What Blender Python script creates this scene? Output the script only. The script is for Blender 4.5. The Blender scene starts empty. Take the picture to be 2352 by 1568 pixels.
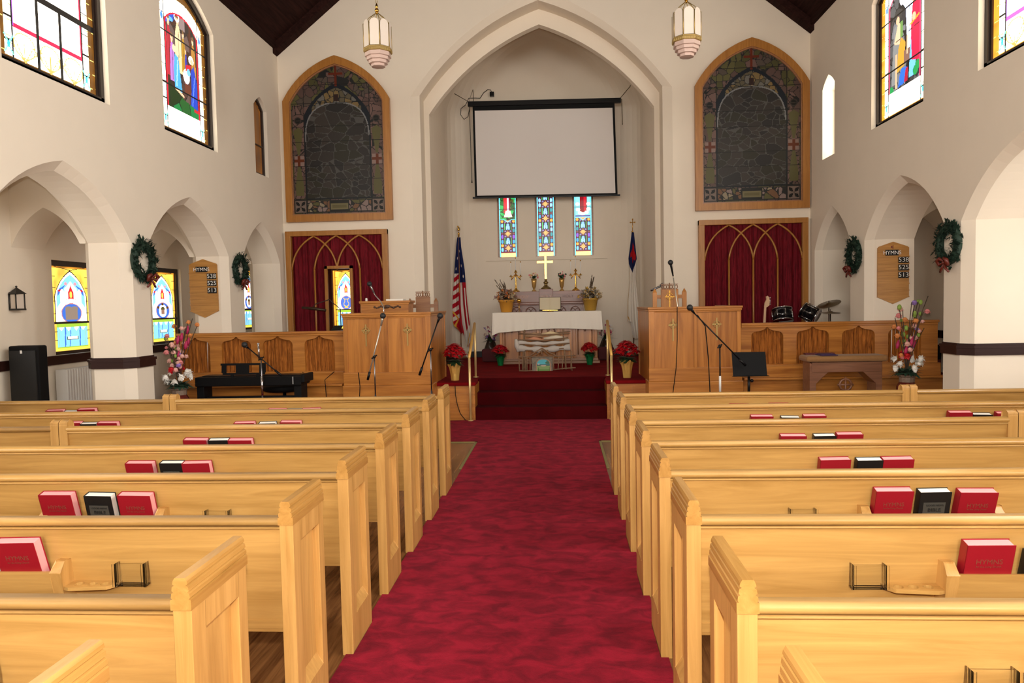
import bpy, math, random
import numpy as np
from mathutils import Vector, Matrix
from mathutils.geometry import tessellate_polygon

random.seed(7)
S = bpy.context.scene
COL = S.collection
PI = math.pi

# ---------------------------------------------------------------- camera
CAM_H, CAM_X = 1.75, 0.296
PITCH, YAW, ROLL, FPX = 0.0512, 0.0643, -0.0207, 1700.0
fw = Vector((-math.sin(YAW)*math.cos(PITCH), math.cos(YAW)*math.cos(PITCH), -math.sin(PITCH)))
r0 = Vector((math.cos(YAW), math.sin(YAW), 0)); u0 = r0.cross(fw)
rr = r0*math.cos(ROLL)+u0*math.sin(ROLL); uu = -r0*math.sin(ROLL)+u0*math.cos(ROLL)
cd = bpy.data.cameras.new('camera'); cam = bpy.data.objects.new('camera', cd); COL.objects.link(cam)
cd.sensor_fit = 'HORIZONTAL'; cd.sensor_width = 36.0; cd.lens = FPX/2352*36.0
cd.clip_start = 0.05; cd.clip_end = 200
M3 = Matrix((rr, uu, -fw)).transposed()
cam.matrix_world = Matrix.Translation((CAM_X, 0, CAM_H)) @ M3.to_4x4()
S.camera = cam

# ---------------------------------------------------------------- world, light, exposure
W = bpy.data.worlds.new('world'); S.world = W; W.use_nodes = True
W.node_tree.nodes['Background'].inputs[0].default_value = (0.75, 0.85, 1.0, 1)
W.node_tree.nodes['Background'].inputs[1].default_value = 1.0
S.view_settings.view_transform = 'Standard'; S.view_settings.look = 'None'
S.view_settings.exposure = 0.0; S.view_settings.gamma = 1.0
S.view_settings.use_curve_mapping = False
S.cycles.use_denoising = True
S.cycles.max_bounces = 6; S.cycles.diffuse_bounces = 4; S.cycles.glossy_bounces = 3
S.cycles.transmission_bounces = 6; S.cycles.transparent_max_bounces = 24
S.cycles.caustics_reflective = False; S.cycles.caustics_refractive = False
S.cycles.sample_clamp_indirect = 6.0
FLASH_W = 390.0
fl = bpy.data.lights.new('camera_flash', 'POINT'); fl.energy = FLASH_W; fl.color = (1.0, 0.93, 0.82); fl.shadow_soft_size = 0.03
flo = bpy.data.objects.new('camera_flash', fl); COL.objects.link(flo)
flo.location = Vector((CAM_X, 0, CAM_H)) + uu*0.2 + fw*0.02
WIN = 1.0          # overall strength of daylight in the windows
def sunbeam(name, src, dst, size, energy, color, blend=0.6):
    d = bpy.data.lights.new(name, 'SPOT'); d.energy = energy; d.color = color
    v = Vector(dst)-Vector(src); d.spot_size = 2*math.atan(size/v.length); d.spot_blend = blend; d.shadow_soft_size = 0.12
    o = bpy.data.objects.new(name, d); COL.objects.link(o); o.location = src
    o.rotation_euler = v.to_track_quat('-Z', 'Y').to_euler(); return o

# ---------------------------------------------------------------- materials
def newmat(name):
    m = bpy.data.materials.new(name); m.use_nodes = True
    nt = m.node_tree; b = nt.nodes['Principled BSDF']; return m, nt, b
def plain(name, col, rough=0.6, metal=0.0, spec=0.5, noise=0.0, nscale=30, bump=0.0, sheen=0.0, coat=0.0):
    m, nt, b = newmat(name)
    b.inputs['Base Color'].default_value = (*col, 1); b.inputs['Roughness'].default_value = rough
    b.inputs['Metallic'].default_value = metal; b.inputs['Specular IOR Level'].default_value = spec
    if sheen: b.inputs['Sheen Weight'].default_value = sheen
    if coat: b.inputs['Coat Weight'].default_value = coat; b.inputs['Coat Roughness'].default_value = 0.15
    if noise or bump:
        tc = nt.nodes.new('ShaderNodeTexCoord'); n = nt.nodes.new('ShaderNodeTexNoise')
        n.inputs['Scale'].default_value = nscale; n.inputs['Detail'].default_value = 4
        nt.links.new(tc.outputs['Object'], n.inputs['Vector'])
        if noise:
            mx = nt.nodes.new('ShaderNodeMix'); mx.data_type = 'RGBA'
            mx.inputs[6].default_value = (*[c*(1-noise) for c in col], 1); mx.inputs[7].default_value = (*[min(1, c*(1+noise)) for c in col], 1)
            nt.links.new(n.outputs['Fac'], mx.inputs[0]); nt.links.new(mx.outputs[2], b.inputs['Base Color'])
        if bump:
            bp = nt.nodes.new('ShaderNodeBump'); bp.inputs['Strength'].default_value = bump; bp.inputs['Distance'].default_value = 0.01
            nt.links.new(n.outputs['Fac'], bp.inputs['Height']); nt.links.new(bp.outputs[0], b.inputs['Normal'])
    return m
def wood(name, c1, c2, axis='X', rough=0.32, fine=1.0, spec=0.5, coat=0.0):
    m, nt, b = newmat(name)
    tc = nt.nodes.new('ShaderNodeTexCoord'); mp = nt.nodes.new('ShaderNodeMapping')
    sc = {'X': (0.9, 14, 14), 'Y': (14, 0.9, 14), 'Z': (14, 14, 0.9)}[axis]
    mp.inputs['Scale'].default_value = [s*fine for s in sc]
    oi = nt.nodes.new('ShaderNodeObjectInfo')
    ad = nt.nodes.new('ShaderNodeVectorMath'); ad.operation = 'MULTIPLY_ADD'
    cv = nt.nodes.new('ShaderNodeCombineXYZ')
    for i in range(3): nt.links.new(oi.outputs['Random'], cv.inputs[i])
    ad.inputs[1].default_value = (37, 23, 51)
    nt.links.new(cv.outputs[0], ad.inputs[0]); nt.links.new(tc.outputs['Object'], ad.inputs[2])
    nt.links.new(ad.outputs[0], mp.inputs['Vector'])
    n = nt.nodes.new('ShaderNodeTexNoise'); n.inputs['Scale'].default_value = 1.6; n.inputs['Detail'].default_value = 6
    n.inputs['Distortion'].default_value = 0.9; n.inputs['Roughness'].default_value = 0.62
    nt.links.new(mp.outputs[0], n.inputs['Vector'])
    rp = nt.nodes.new('ShaderNodeValToRGB')
    rp.color_ramp.elements[0].position = 0.32; rp.color_ramp.elements[1].position = 0.66
    rp.color_ramp.elements[0].color = (*c1, 1); rp.color_ramp.elements[1].color = (*c2, 1)
    nt.links.new(n.outputs['Fac'], rp.inputs[0]); nt.links.new(rp.outputs[0], b.inputs['Base Color'])
    b.inputs['Roughness'].default_value = rough; b.inputs['Specular IOR Level'].default_value = spec
    if coat: b.inputs['Coat Weight'].default_value = coat; b.inputs['Coat Roughness'].default_value = 0.2
    return m
def attrmat(name, emit=False, rough=0.5, spec=0.4, tint=0.0):
    m, nt, b = newmat(name)
    a = nt.nodes.new('ShaderNodeAttribute'); a.attribute_name = 'paint'
    if emit:
        b.inputs['Base Color'].default_value = (0.01, 0.01, 0.012, 1)
        nt.links.new(a.outputs['Color'], b.inputs['Emission Color']); b.inputs['Emission Strength'].default_value = 1.0
    else:
        nt.links.new(a.outputs['Color'], b.inputs['Base Color'])
    b.inputs['Roughness'].default_value = rough; b.inputs['Specular IOR Level'].default_value = spec
    return m
def carpet(name, c1, c2, scale, sheen=0.35):
    m, nt, b = newmat(name)
    tc = nt.nodes.new('ShaderNodeTexCoord')
    mp = nt.nodes.new('ShaderNodeMapping'); mp.inputs['Scale'].default_value = (1, 1.5, 1)
    n = nt.nodes.new('ShaderNodeTexNoise'); n.inputs['Scale'].default_value = scale; n.inputs['Detail'].default_value = 5; n.inputs['Roughness'].default_value = 0.6
    n.inputs['Distortion'].default_value = 0.6
    n2 = nt.nodes.new('ShaderNodeTexNoise'); n2.inputs['Scale'].default_value = 260; n2.inputs['Detail'].default_value = 2
    nt.links.new(tc.outputs['Object'], mp.inputs[0]); nt.links.new(mp.outputs[0], n.inputs['Vector']); nt.links.new(tc.outputs['Object'], n2.inputs['Vector'])
    rp = nt.nodes.new('ShaderNodeValToRGB'); rp.color_ramp.elements[0].position = 0.36; rp.color_ramp.elements[1].position = 0.64
    rp.color_ramp.elements[0].color = (*c1, 1); rp.color_ramp.elements[1].color = (*c2, 1)
    nt.links.new(n.outputs['Fac'], rp.inputs[0])
    mx = nt.nodes.new('ShaderNodeMix'); mx.data_type = 'RGBA'; mx.blend_type = 'MULTIPLY'; mx.inputs[0].default_value = 0.35
    nt.links.new(rp.outputs[0], mx.inputs[6]); nt.links.new(n2.outputs['Fac'], mx.inputs[7]); nt.links.new(mx.outputs[2], b.inputs['Base Color'])
    bp = nt.nodes.new('ShaderNodeBump'); bp.inputs['Strength'].default_value = 0.35; bp.inputs['Distance'].default_value = 0.02
    nt.links.new(n2.outputs['Fac'], bp.inputs['Height']); nt.links.new(bp.outputs[0], b.inputs['Normal'])
    b.inputs['Roughness'].default_value = 1.0; b.inputs['Specular IOR Level'].default_value = 0.1
    b.inputs['Sheen Weight'].default_value = sheen; b.inputs['Sheen Tint'].default_value = (1.0, 0.25, 0.35, 1)
    return m

PLASTER = plain('cream_plaster', (0.82, 0.728, 0.60), 0.92, spec=0.2, noise=0.03, nscale=3, bump=0.05)
OAK_X = wood('oak_horizontal', (0.40, 0.213, 0.055), (0.55, 0.315, 0.095), 'X', 0.34)
OAK_Z = wood('oak_vertical', (0.42, 0.22, 0.057), (0.57, 0.32, 0.098), 'Z', 0.34)
OAK_Y = wood('oak_cap', (0.33, 0.165, 0.038), (0.46, 0.245, 0.066), 'Y', 0.27)
CHOIR_X = wood('amber_wood_horizontal', (0.29, 0.092, 0.012), (0.55, 0.225, 0.042), 'X', 0.3, 0.5)
CHOIR_Z = wood('amber_wood_vertical', (0.27, 0.084, 0.010), (0.56, 0.225, 0.042), 'Z', 0.3, 0.42)
FRAMEW = wood('frame_wood', (0.31, 0.12, 0.018), (0.42, 0.18, 0.035), 'Z', 0.35)
BROWNW = wood('brown_wood', (0.22, 0.095, 0.04), (0.33, 0.15, 0.065), 'X', 0.3)
REDW = wood('mahogany', (0.13, 0.038, 0.016), (0.22, 0.07, 0.032), 'X', 0.33)
DARKTRIM = plain('dark_trim', (0.026, 0.007, 0.005), 0.45, spec=0.25)
DARKWIN = plain('dark_window_wood', (0.022, 0.012, 0.009), 0.35)
CEILW = wood('dark_ceiling_wood', (0.014, 0.005, 0.004), (0.034, 0.012, 0.009), 'Y', 0.9, 1.0, 0.1)
FLOORW = wood('dark_floor_boards', (0.09, 0.032, 0.010), (0.26, 0.115, 0.038), 'Y', 0.25)
BRASS = plain('polished_brass', (0.66, 0.38, 0.08), 0.25, metal=1.0)
RAILBR = plain('satin_brass', (0.80, 0.60, 0.27), 0.35, metal=0.6)
DULLBR = plain('dull_brass', (0.42, 0.29, 0.10), 0.45, metal=0.7)
BLACK = plain('black', (0.004, 0.004, 0.0045), 0.35, spec=0.25)
BLACKSOFT = plain('black_matt', (0.004, 0.004, 0.0045), 0.6, spec=0.15)
CHROME = plain('chrome', (0.7, 0.7, 0.72), 0.15, metal=1.0)
STEEL = plain('grey_steel', (0.25, 0.25, 0.27), 0.3, metal=1.0)
CARPET = carpet('aisle_carpet', (0.15, 0.002, 0.009), (0.35, 0.007, 0.024), 6.0, 0.07)
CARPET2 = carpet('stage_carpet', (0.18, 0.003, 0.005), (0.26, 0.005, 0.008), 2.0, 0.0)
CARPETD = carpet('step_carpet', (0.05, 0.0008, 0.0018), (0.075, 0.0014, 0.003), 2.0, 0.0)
EDGE = plain('carpet_binding', (0.20, 0.16, 0.05), 0.6)
WHITECLOTH = plain('white_cloth', (0.82, 0.76, 0.66), 0.9, spec=0.1, sheen=0.2)
SCREENW = plain('screen_white', (0.80, 0.76, 0.73), 0.9, spec=0.1)
REDBOOK = plain('red_cloth_cover', (0.27, 0.003, 0.012), 0.45)
PINKEDGE = plain('pink_page_edges', (0.85, 0.38, 0.38), 0.7)
BLACKBOOK = plain('black_cover', (0.006, 0.007, 0.008), 0.3)
WHITEEDGE = plain('white_page_edges', (0.85, 0.82, 0.74), 0.8)
GOLDINK = plain('faded_gold_ink', (0.20, 0.045, 0.025), 0.5)
GREYINK = plain('grey_label', (0.05, 0.048, 0.04), 0.5)
FOILG = plain('gold_foil', (0.95, 0.62, 0.16), 0.22, metal=0.55)
FOILGR = plain('green_foil', (0.02, 0.42, 0.12), 0.2, metal=0.7)
REDPETAL = plain('red_petals', (0.52, 0.006, 0.012), 0.5, noise=0.3, nscale=20)
LEAF = plain('dark_leaves', (0.02, 0.06, 0.02), 0.5, noise=0.3, nscale=20)
FIR = plain('fir_green', (0.008, 0.030, 0.016), 0.7, noise=0.4, nscale=30)
WHITEP = plain('white_paint', (0.80, 0.78, 0.74), 0.5)
GLASSP = attrmat('lit_stained_glass', emit=True, rough=0.3)
DARKGL = attrmat('unlit_stained_glass', rough=0.38, spec=0.25)
PAINT = attrmat('painted_cloth', rough=0.85, spec=0.1)
BOARDP = attrmat('painted_board', rough=0.5, spec=0.3)
def acrylic():
    m, nt, b = newmat('clear_acrylic')
    tr = nt.nodes.new('ShaderNodeBsdfTransparent'); tr.inputs[0].default_value = (1, 1, 1, 1)
    gl = nt.nodes.new('ShaderNodeBsdfGlossy'); gl.inputs['Roughness'].default_value = 0.08
    mx = nt.nodes.new('ShaderNodeMixShader'); fr = nt.nodes.new('ShaderNodeFresnel'); fr.inputs[0].default_value = 1.22
    nt.links.new(fr.outputs[0], mx.inputs[0]); nt.links.new(tr.outputs[0], mx.inputs[1]); nt.links.new(gl.outputs[0], mx.inputs[2])
    nt.links.new(mx.outputs[0], nt.nodes['Material Output'].inputs['Surface']); return m
ACRYL = acrylic()
def lampglass():
    m, nt, b = newmat('frosted_lamp_glass')
    b.inputs['Base Color'].default_value = (0.72, 0.63, 0.54, 1); b.inputs['Roughness'].default_value = 0.4
    b.inputs['Subsurface Weight'].default_value = 0.0; return m
LAMPG = lampglass()

# ---------------------------------------------------------------- mesh building
def origin(o):
    v = Vector((0, 0, 0))
    while o is not None: v += o.location; o = o.parent
    return v
class MB:
    def __init__(s): s.v = []; s.f = []; s.sm = []; s.mi = []; s.cur = 0
    def add(s, vs, fs, smooth=False):
        n = len(s.v); s.v += [tuple(p) for p in vs]
        for f in fs: s.f.append(tuple(i+n for i in f)); s.sm.append(smooth); s.mi.append(s.cur)
    def mat(s, i): s.cur = i; return s
    def box(s, x0, x1, y0, y1, z0, z1):
        if x0 > x1: x0, x1 = x1, x0
        if y0 > y1: y0, y1 = y1, y0
        s.add([(x0,y0,z0),(x1,y0,z0),(x1,y1,z0),(x0,y1,z0),(x0,y0,z1),(x1,y0,z1),(x1,y1,z1),(x0,y1,z1)],
              [(0,3,2,1),(4,5,6,7),(0,1,5,4),(1,2,6,5),(2,3,7,6),(3,0,4,7)]); return s
    def prism(s, poly, a, b, fn, smooth=False):
        """poly: 2-D points; fn(u, v, w) -> xyz; extruded from w=a to w=b"""
        n = len(poly); vs = [fn(u, v, a) for u, v in poly]+[fn(u, v, b) for u, v in poly]
        base = len(s.v); s.v += vs
        for i in range(n):
            j = (i+1) % n; s.f.append((base+i, base+j, base+n+j, base+n+i)); s.sm.append(smooth); s.mi.append(s.cur)
        tri = tessellate_polygon([[Vector((u, v, 0)) for u, v in poly]])
        for t in tri:
            s.f.append(tuple(base+i for i in t)); s.sm.append(False); s.mi.append(s.cur)
            s.f.append(tuple(base+n+i for i in reversed(t))); s.sm.append(False); s.mi.append(s.cur)
        return s
    def lathe(s, prof, c=(0,0,0), n=20, axis='Z', smooth=True, a0=0.0):
        vs = []; fs = []
        for r, h in prof:
            for k in range(n):
                a = 2*PI*k/n+a0; p = (r*math.cos(a), r*math.sin(a), h)
                if axis == 'X': p = (p[2], p[0], p[1])
                if axis == 'Y': p = (p[0], p[2], p[1])
                vs.append((p[0]+c[0], p[1]+c[1], p[2]+c[2]))
        for i in range(len(prof)-1):
            for k in range(n):
                k2 = (k+1) % n; fs.append((i*n+k, i*n+k2, (i+1)*n+k2, (i+1)*n+k))
        fs.append(tuple(range(n))[::-1]); fs.append(tuple((len(prof)-1)*n+k for k in range(n)))
        s.add(vs, fs, smooth); return s
    def tube(s, pts, r, n=8, smooth=True):
        pts = [Vector(p) for p in pts]; rs = r if isinstance(r, (list, tuple)) else [r]*len(pts)
        vs = []; fs = []; prev = None
        for i, p in enumerate(pts):
            t = (pts[min(i+1, len(pts)-1)]-pts[max(i-1, 0)]).normalized()
            if prev is None:
                up = Vector((0, 0, 1)) if abs(t.z) < 0.9 else Vector((1, 0, 0)); a = t.cross(up).normalized()
            else: a = (prev-t*prev.dot(t)).normalized()
            prev = a; b = t.cross(a)
            for k in range(n):
                q = 2*PI*k/n; vs.append(p+(a*math.cos(q)+b*math.sin(q))*rs[i])
        for i in range(len(pts)-1):
            for k in range(n):
                k2 = (k+1) % n; fs.append((i*n+k, i*n+k2, (i+1)*n+k2, (i+1)*n+k))
        fs.append(tuple(range(n))[::-1]); fs.append(tuple((len(pts)-1)*n+k for k in range(n)))
        s.add(vs, fs, smooth); return s
    def ball(s, c, r, n=10, m=7):
        rx, ry, rz = r if isinstance(r, (list, tuple)) else (r, r, r)
        vs = [(c[0], c[1], c[2]-rz)]; fs = []
        for i in range(1, m):
            a = -PI/2+PI*i/m
            for k in range(n):
                q = 2*PI*k/n; vs.append((c[0]+rx*math.cos(a)*math.cos(q), c[1]+ry*math.cos(a)*math.sin(q), c[2]+rz*math.sin(a)))
        vs.append((c[0], c[1], c[2]+rz)); L = len(vs)-1
        for k in range(n): fs.append((0, 1+(k+1) % n, 1+k)); fs.append((L, L-n+k, L-n+(k+1) % n))
        for i in range(m-2):
            for k in range(n):
                k2 = (k+1) % n; fs.append((1+i*n+k, 1+i*n+k2, 1+(i+1)*n+k2, 1+(i+1)*n+k))
        s.add(vs, fs, True); return s
    def quad(s, a, b, c, d, smooth=False): s.add([a, b, c, d], [(0, 1, 2, 3)], smooth); return s
    def leaf(s, base, d, L, w, up=Vector((0, 0, 1)), curl=0.15):
        base = Vector(base); d = Vector(d).normalized(); side = d.cross(up)
        side = side.normalized() if side.length > 1e-4 else Vector((1, 0, 0)); nrm = side.cross(d)
        p = [base, base+d*L*0.35+side*w/2+nrm*curl*L*0.3, base+d*L-nrm*curl*L, base+d*L*0.35-side*w/2+nrm*curl*L*0.3, base+d*L*0.45+nrm*curl*L*0.15]
        s.add(p, [(0, 1, 4), (1, 2, 4), (2, 3, 4), (3, 0, 4)]); return s
    def build(s, name, mat, parent=None, bevel=0.0):
        off = origin(parent) if parent else Vector((0, 0, 0))
        me = bpy.data.meshes.new(name); me.from_pydata([tuple(Vector(v)-off) for v in s.v], [], s.f)
        for m in (mat if isinstance(mat, (list, tuple)) else [mat]): me.materials.append(m)
        me.polygons.foreach_set('use_smooth', s.sm); me.polygons.foreach_set('material_index', s.mi)
        me.validate(); me.update()
        o = bpy.data.objects.new(name, me); COL.objects.link(o)
        if parent: o.parent = parent
        if bevel:
            b = o.modifiers.new('edge', 'BEVEL'); b.width = bevel; b.segments = 2; b.limit_method = 'ANGLE'; b.angle_limit = 0.6; b.harden_normals = False
        return o
def thing(name, loc, label, cat, group=None):
    o = bpy.data.objects.new(name, None); COL.objects.link(o); o.location = loc; o.empty_display_size = 0.1
    tag(o, label, cat, group); return o
def tag(o, label=None, cat=None, group=None, kind=None):
    if label: o['label'] = label
    if cat: o['category'] = cat
    if group: o['group'] = group
    if kind: o['kind'] = kind
    return o
def struct(o): o['kind'] = 'structure'; return o
def copy_tree(o, parent=None):
    c = o.copy(); COL.objects.link(c); c.parent = parent
    for ch in list(o.children): copy_tree(ch, c)
    return c
def centre(o):
    """move a single-mesh thing's origin to the middle of its base"""
    me = o.data; n = len(me.vertices); a = np.empty(n*3); me.vertices.foreach_get('co', a); a = a.reshape(-1, 3)
    c = np.array([(a[:, 0].min()+a[:, 0].max())/2, (a[:, 1].min()+a[:, 1].max())/2, a[:, 2].min()])
    a -= c; me.vertices.foreach_set('co', a.ravel()); me.update(); o.location = Vector(o.location)+Vector(c); return o
TXT = {}
def lettering(name, text, size, mat, parent, loc, rot, extrude=0.001, align='CENTER'):
    key = (text, size, extrude, align)
    if key not in TXT:
        cu = bpy.data.curves.new('t', 'FONT'); cu.body = text; cu.size = size; cu.extrude = extrude; cu.align_x = align; cu.align_y = 'CENTER'
        ob = bpy.data.objects.new('t', cu); COL.objects.link(ob)
        bpy.context.view_layer.update(); dg = bpy.context.evaluated_depsgraph_get()
        me = bpy.data.meshes.new_from_object(ob.evaluated_get(dg)); bpy.data.objects.remove(ob); TXT[key] = me
    me = TXT[key].copy(); me.materials.clear(); me.materials.append(mat)
    o = bpy.data.objects.new(name, me); COL.objects.link(o); o.parent = parent
    o.location = Vector(loc)-origin(parent); o.rotation_euler = rot; return o
def arc(p0, p1, sag, n=10):
    """points after p0 up to and including p1, bulging to the left of p0->p1"""
    dx, dz = p1[0]-p0[0], p1[1]-p0[1]; L = math.hypot(dx, dz); nx, nz = -dz/L, dx/L
    return [(p0[0]+dx*t+nx*sag*4*t*(1-t), p0[1]+dz*t+nz*sag*4*t*(1-t)) for t in [k/n for k in range(1, n+1)]]
def pointed(c, hw, z0, zs, za, sag, n=10):
    a = arc((c+hw, zs), (c, za), -sag, n); b = arc((c, za), (c-hw, zs), -sag, n)
    return [(c-hw, z0), (c+hw, z0), (c+hw, zs)]+a+b
def slab(fn, d0, d1, outer, holes, back=True):
    """wall with openings; fn(a, z, d) -> xyz; holes: lists of (depth, ring)"""
    m = MB()
    def face(rings, d, flip):
        pts = [p for r in rings for p in r]; base = len(m.v); m.v += [fn(a, z, d) for a, z in pts]
        for t in tessellate_polygon([[Vector((a, z, 0)) for a, z in r] for r in rings]):
            m.f.append(tuple(base+i for i in (reversed(t) if flip else t))); m.sm.append(False); m.mi.append(0)
    face([outer]+[h[0][1] for h in holes], d0, False)
    if back: face([outer]+[h[-1][1] for h in holes], d1, True)
    for h in holes:
        for (da, ra), (db, rb) in zip(h, h[1:]):
            n = len(ra); base = len(m.v); m.v += [fn(a, z, da) for a, z in ra]+[fn(a, z, db) for a, z in rb]
            for i in range(n):
                j = (i+1) % n; m.f.append((base+i, base+j, base+n+j, base+n+i)); m.sm.append(False); m.mi.append(0)
    if back:
        n = len(outer); base = len(m.v); m.v += [fn(a, z, d0) for a, z in outer]+[fn(a, z, d1) for a, z in outer]
        for i in range(n):
            j = (i+1) % n; m.f.append((base+i, base+n+i, base+n+j, base+j)); m.sm.append(False); m.mi.append(0)
    return m

# ---------------------------------------------------------------- colour painting on a fine grid (glass, flags, pictures)
class Paint:
    def __init__(s, w, h, nx, ny, col=(0, 0, 0)):
        s.w, s.h, s.nx, s.ny = w, h, nx, ny
        s.x, s.y = np.meshgrid((np.arange(nx)+.5)/nx*w, (np.arange(ny)+.5)/ny*h)
        s.c = np.zeros((ny, nx, 3)); s.c[:] = col
    def inpoly(s, pts):
        m = np.zeros(s.x.shape, bool); n = len(pts)
        for i in range(n):
            x1, y1 = pts[i]; x2, y2 = pts[(i+1) % n]
            if y1 == y2: continue
            cnd = ((y1 > s.y) != (y2 > s.y)) & (s.x < (x2-x1)*(s.y-y1)/(y2-y1)+x1); m ^= cnd
        return m
    def poly(s, pts, col): s.c[s.inpoly(pts)] = col; return s
    def rect(s, x0, x1, y0, y1, col): s.c[(s.x >= x0) & (s.x <= x1) & (s.y >= y0) & (s.y <= y1)] = col; return s
    def ell(s, cx, cy, rx, ry, col): s.c[((s.x-cx)/rx)**2+((s.y-cy)/ry)**2 <= 1] = col; return s
    def ring(s, cx, cy, rx, ry, t, col):
        q = np.sqrt(((s.x-cx)/rx)**2+((s.y-cy)/ry)**2); s.c[(q <= 1) & (q >= 1-t)] = col; return s
    def line(s, pts, w, col):
        for (x1, y1), (x2, y2) in zip(pts, pts[1:]):
            dx, dy = x2-x1, y2-y1; L2 = dx*dx+dy*dy+1e-12
            t = np.clip(((s.x-x1)*dx+(s.y-y1)*dy)/L2, 0, 1)
            s.c[np.hypot(s.x-x1-t*dx, s.y-y1-t*dy) <= w/2] = col
        return s
    def mul(s, f): s.c *= f; return s
    def streak(s, amp, seed=1, sx=6, sy=30):
        rs = np.random.RandomState(seed); g = rs.rand(max(2, s.ny//sy+2), max(2, s.nx//sx+2))
        yy = np.linspace(0, g.shape[0]-1.001, s.ny); xx = np.linspace(0, g.shape[1]-1.001, s.nx)
        yi = yy.astype(int); xi = xx.astype(int); fy = (yy-yi)[:, None]; fx = (xx-xi)[None, :]
        v = (g[yi][:, xi]*(1-fy)*(1-fx)+g[yi+1][:, xi]*fy*(1-fx)+g[yi][:, xi+1]*(1-fy)*fx+g[yi+1][:, xi+1]*fy*fx)
        s.c *= (1+amp*(v-0.5))[:, :, None]; return s
    def cells(s, n, cols, mask, seed=1, lead=None, lw=0.0, an=1.0):
        """voronoi pieces of glass inside mask"""
        rs = np.random.RandomState(seed); px = rs.rand(n)*s.w; py = rs.rand(n)*s.h
        d = np.hypot((s.x[None]-px[:, None, None]), (s.y[None]-py[:, None, None])*an)
        o = np.argsort(d, axis=0)[:2]; d1 = np.take_along_axis(d, o[:1], 0)[0]; d2 = np.take_along_axis(d, o[1:2], 0)[0]
        cc = np.array([cols[i % len(cols)] for i in range(n)])[o[0]]
        s.c[mask] = cc[mask]
        if lead is not None: s.c[mask & (d2-d1 < lw)] = lead
        return s
def grid_mesh(name, P, fn, mat, parent, ring=None, smooth=False):
    """P: Paint; fn(x, y) arrays -> (X, Y, Z) arrays; ring: keep only the faces inside this outline"""
    nx, ny = P.nx, P.ny
    gx, gy = np.meshgrid(np.linspace(0, P.w, nx+1), np.linspace(0, P.h, ny+1))
    X, Y, Z = fn(gx, gy); off = origin(parent) if parent else Vector((0, 0, 0))
    co = np.stack([X-off[0], Y-off[1], Z-off[2]], -1).reshape(-1, 3)
    j, i = np.meshgrid(np.arange(ny), np.arange(nx), indexing='ij')
    a = j*(nx+1)+i; f = np.stack([a, a+1, a+nx+2, a+nx+1], -1).reshape(-1, 4)
    cols = P.c.reshape(-1, 3)
    if ring is not None:
        k = P.inpoly(ring).ravel(); f = f[k]; cols = cols[k]
    me = bpy.data.meshes.new(name); me.from_pydata(co.tolist(), [], f.tolist()); me.materials.append(mat)
    at = me.color_attributes.new('paint', 'FLOAT_COLOR', 'CORNER')
    rgba = np.ones((len(f)*4, 4), np.float32); rgba[:, :3] = np.repeat(cols, 4, 0); at.data.foreach_set('color', rgba.ravel())
    if smooth: me.polygons.foreach_set('use_smooth', [True]*len(me.polygons))
    o = bpy.data.objects.new(name, me); COL.objects.link(o)
    if parent: o.parent = parent
    return o
# ================================================================ colours of the lit glass (linear, brighter than 1 where the glass glares)
A_DAY = (1.0, 0.965, 0.92); A_WHITE = (7.0, 6.5, 5.4); A_CREAM = (4.5, 3.9, 2.2); A_YEL = (3.4, 2.0, 0.25); A_AMB = (1.6, 0.60, 0.05); A_BRN = (0.30, 0.10, 0.012)
A_RED = (1.2, 0.03, 0.05); A_BLUE = (0.12, 0.45, 1.8); A_LBLUE = (0.75, 1.9, 3.4); A_NAVY = (0.02, 0.06, 0.45); A_GREEN = (0.05, 0.55, 0.12)
A_LIME = (1.0, 1.6, 0.12); A_PURP = (0.45, 0.16, 1.2); A_PINK = (2.6, 0.9, 1.0); A_FLESH = (1.5, 0.85, 0.5); LEAD = (0.02, 0.018, 0.015)
def dim(c, f): return tuple(x*f for x in c)

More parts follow.
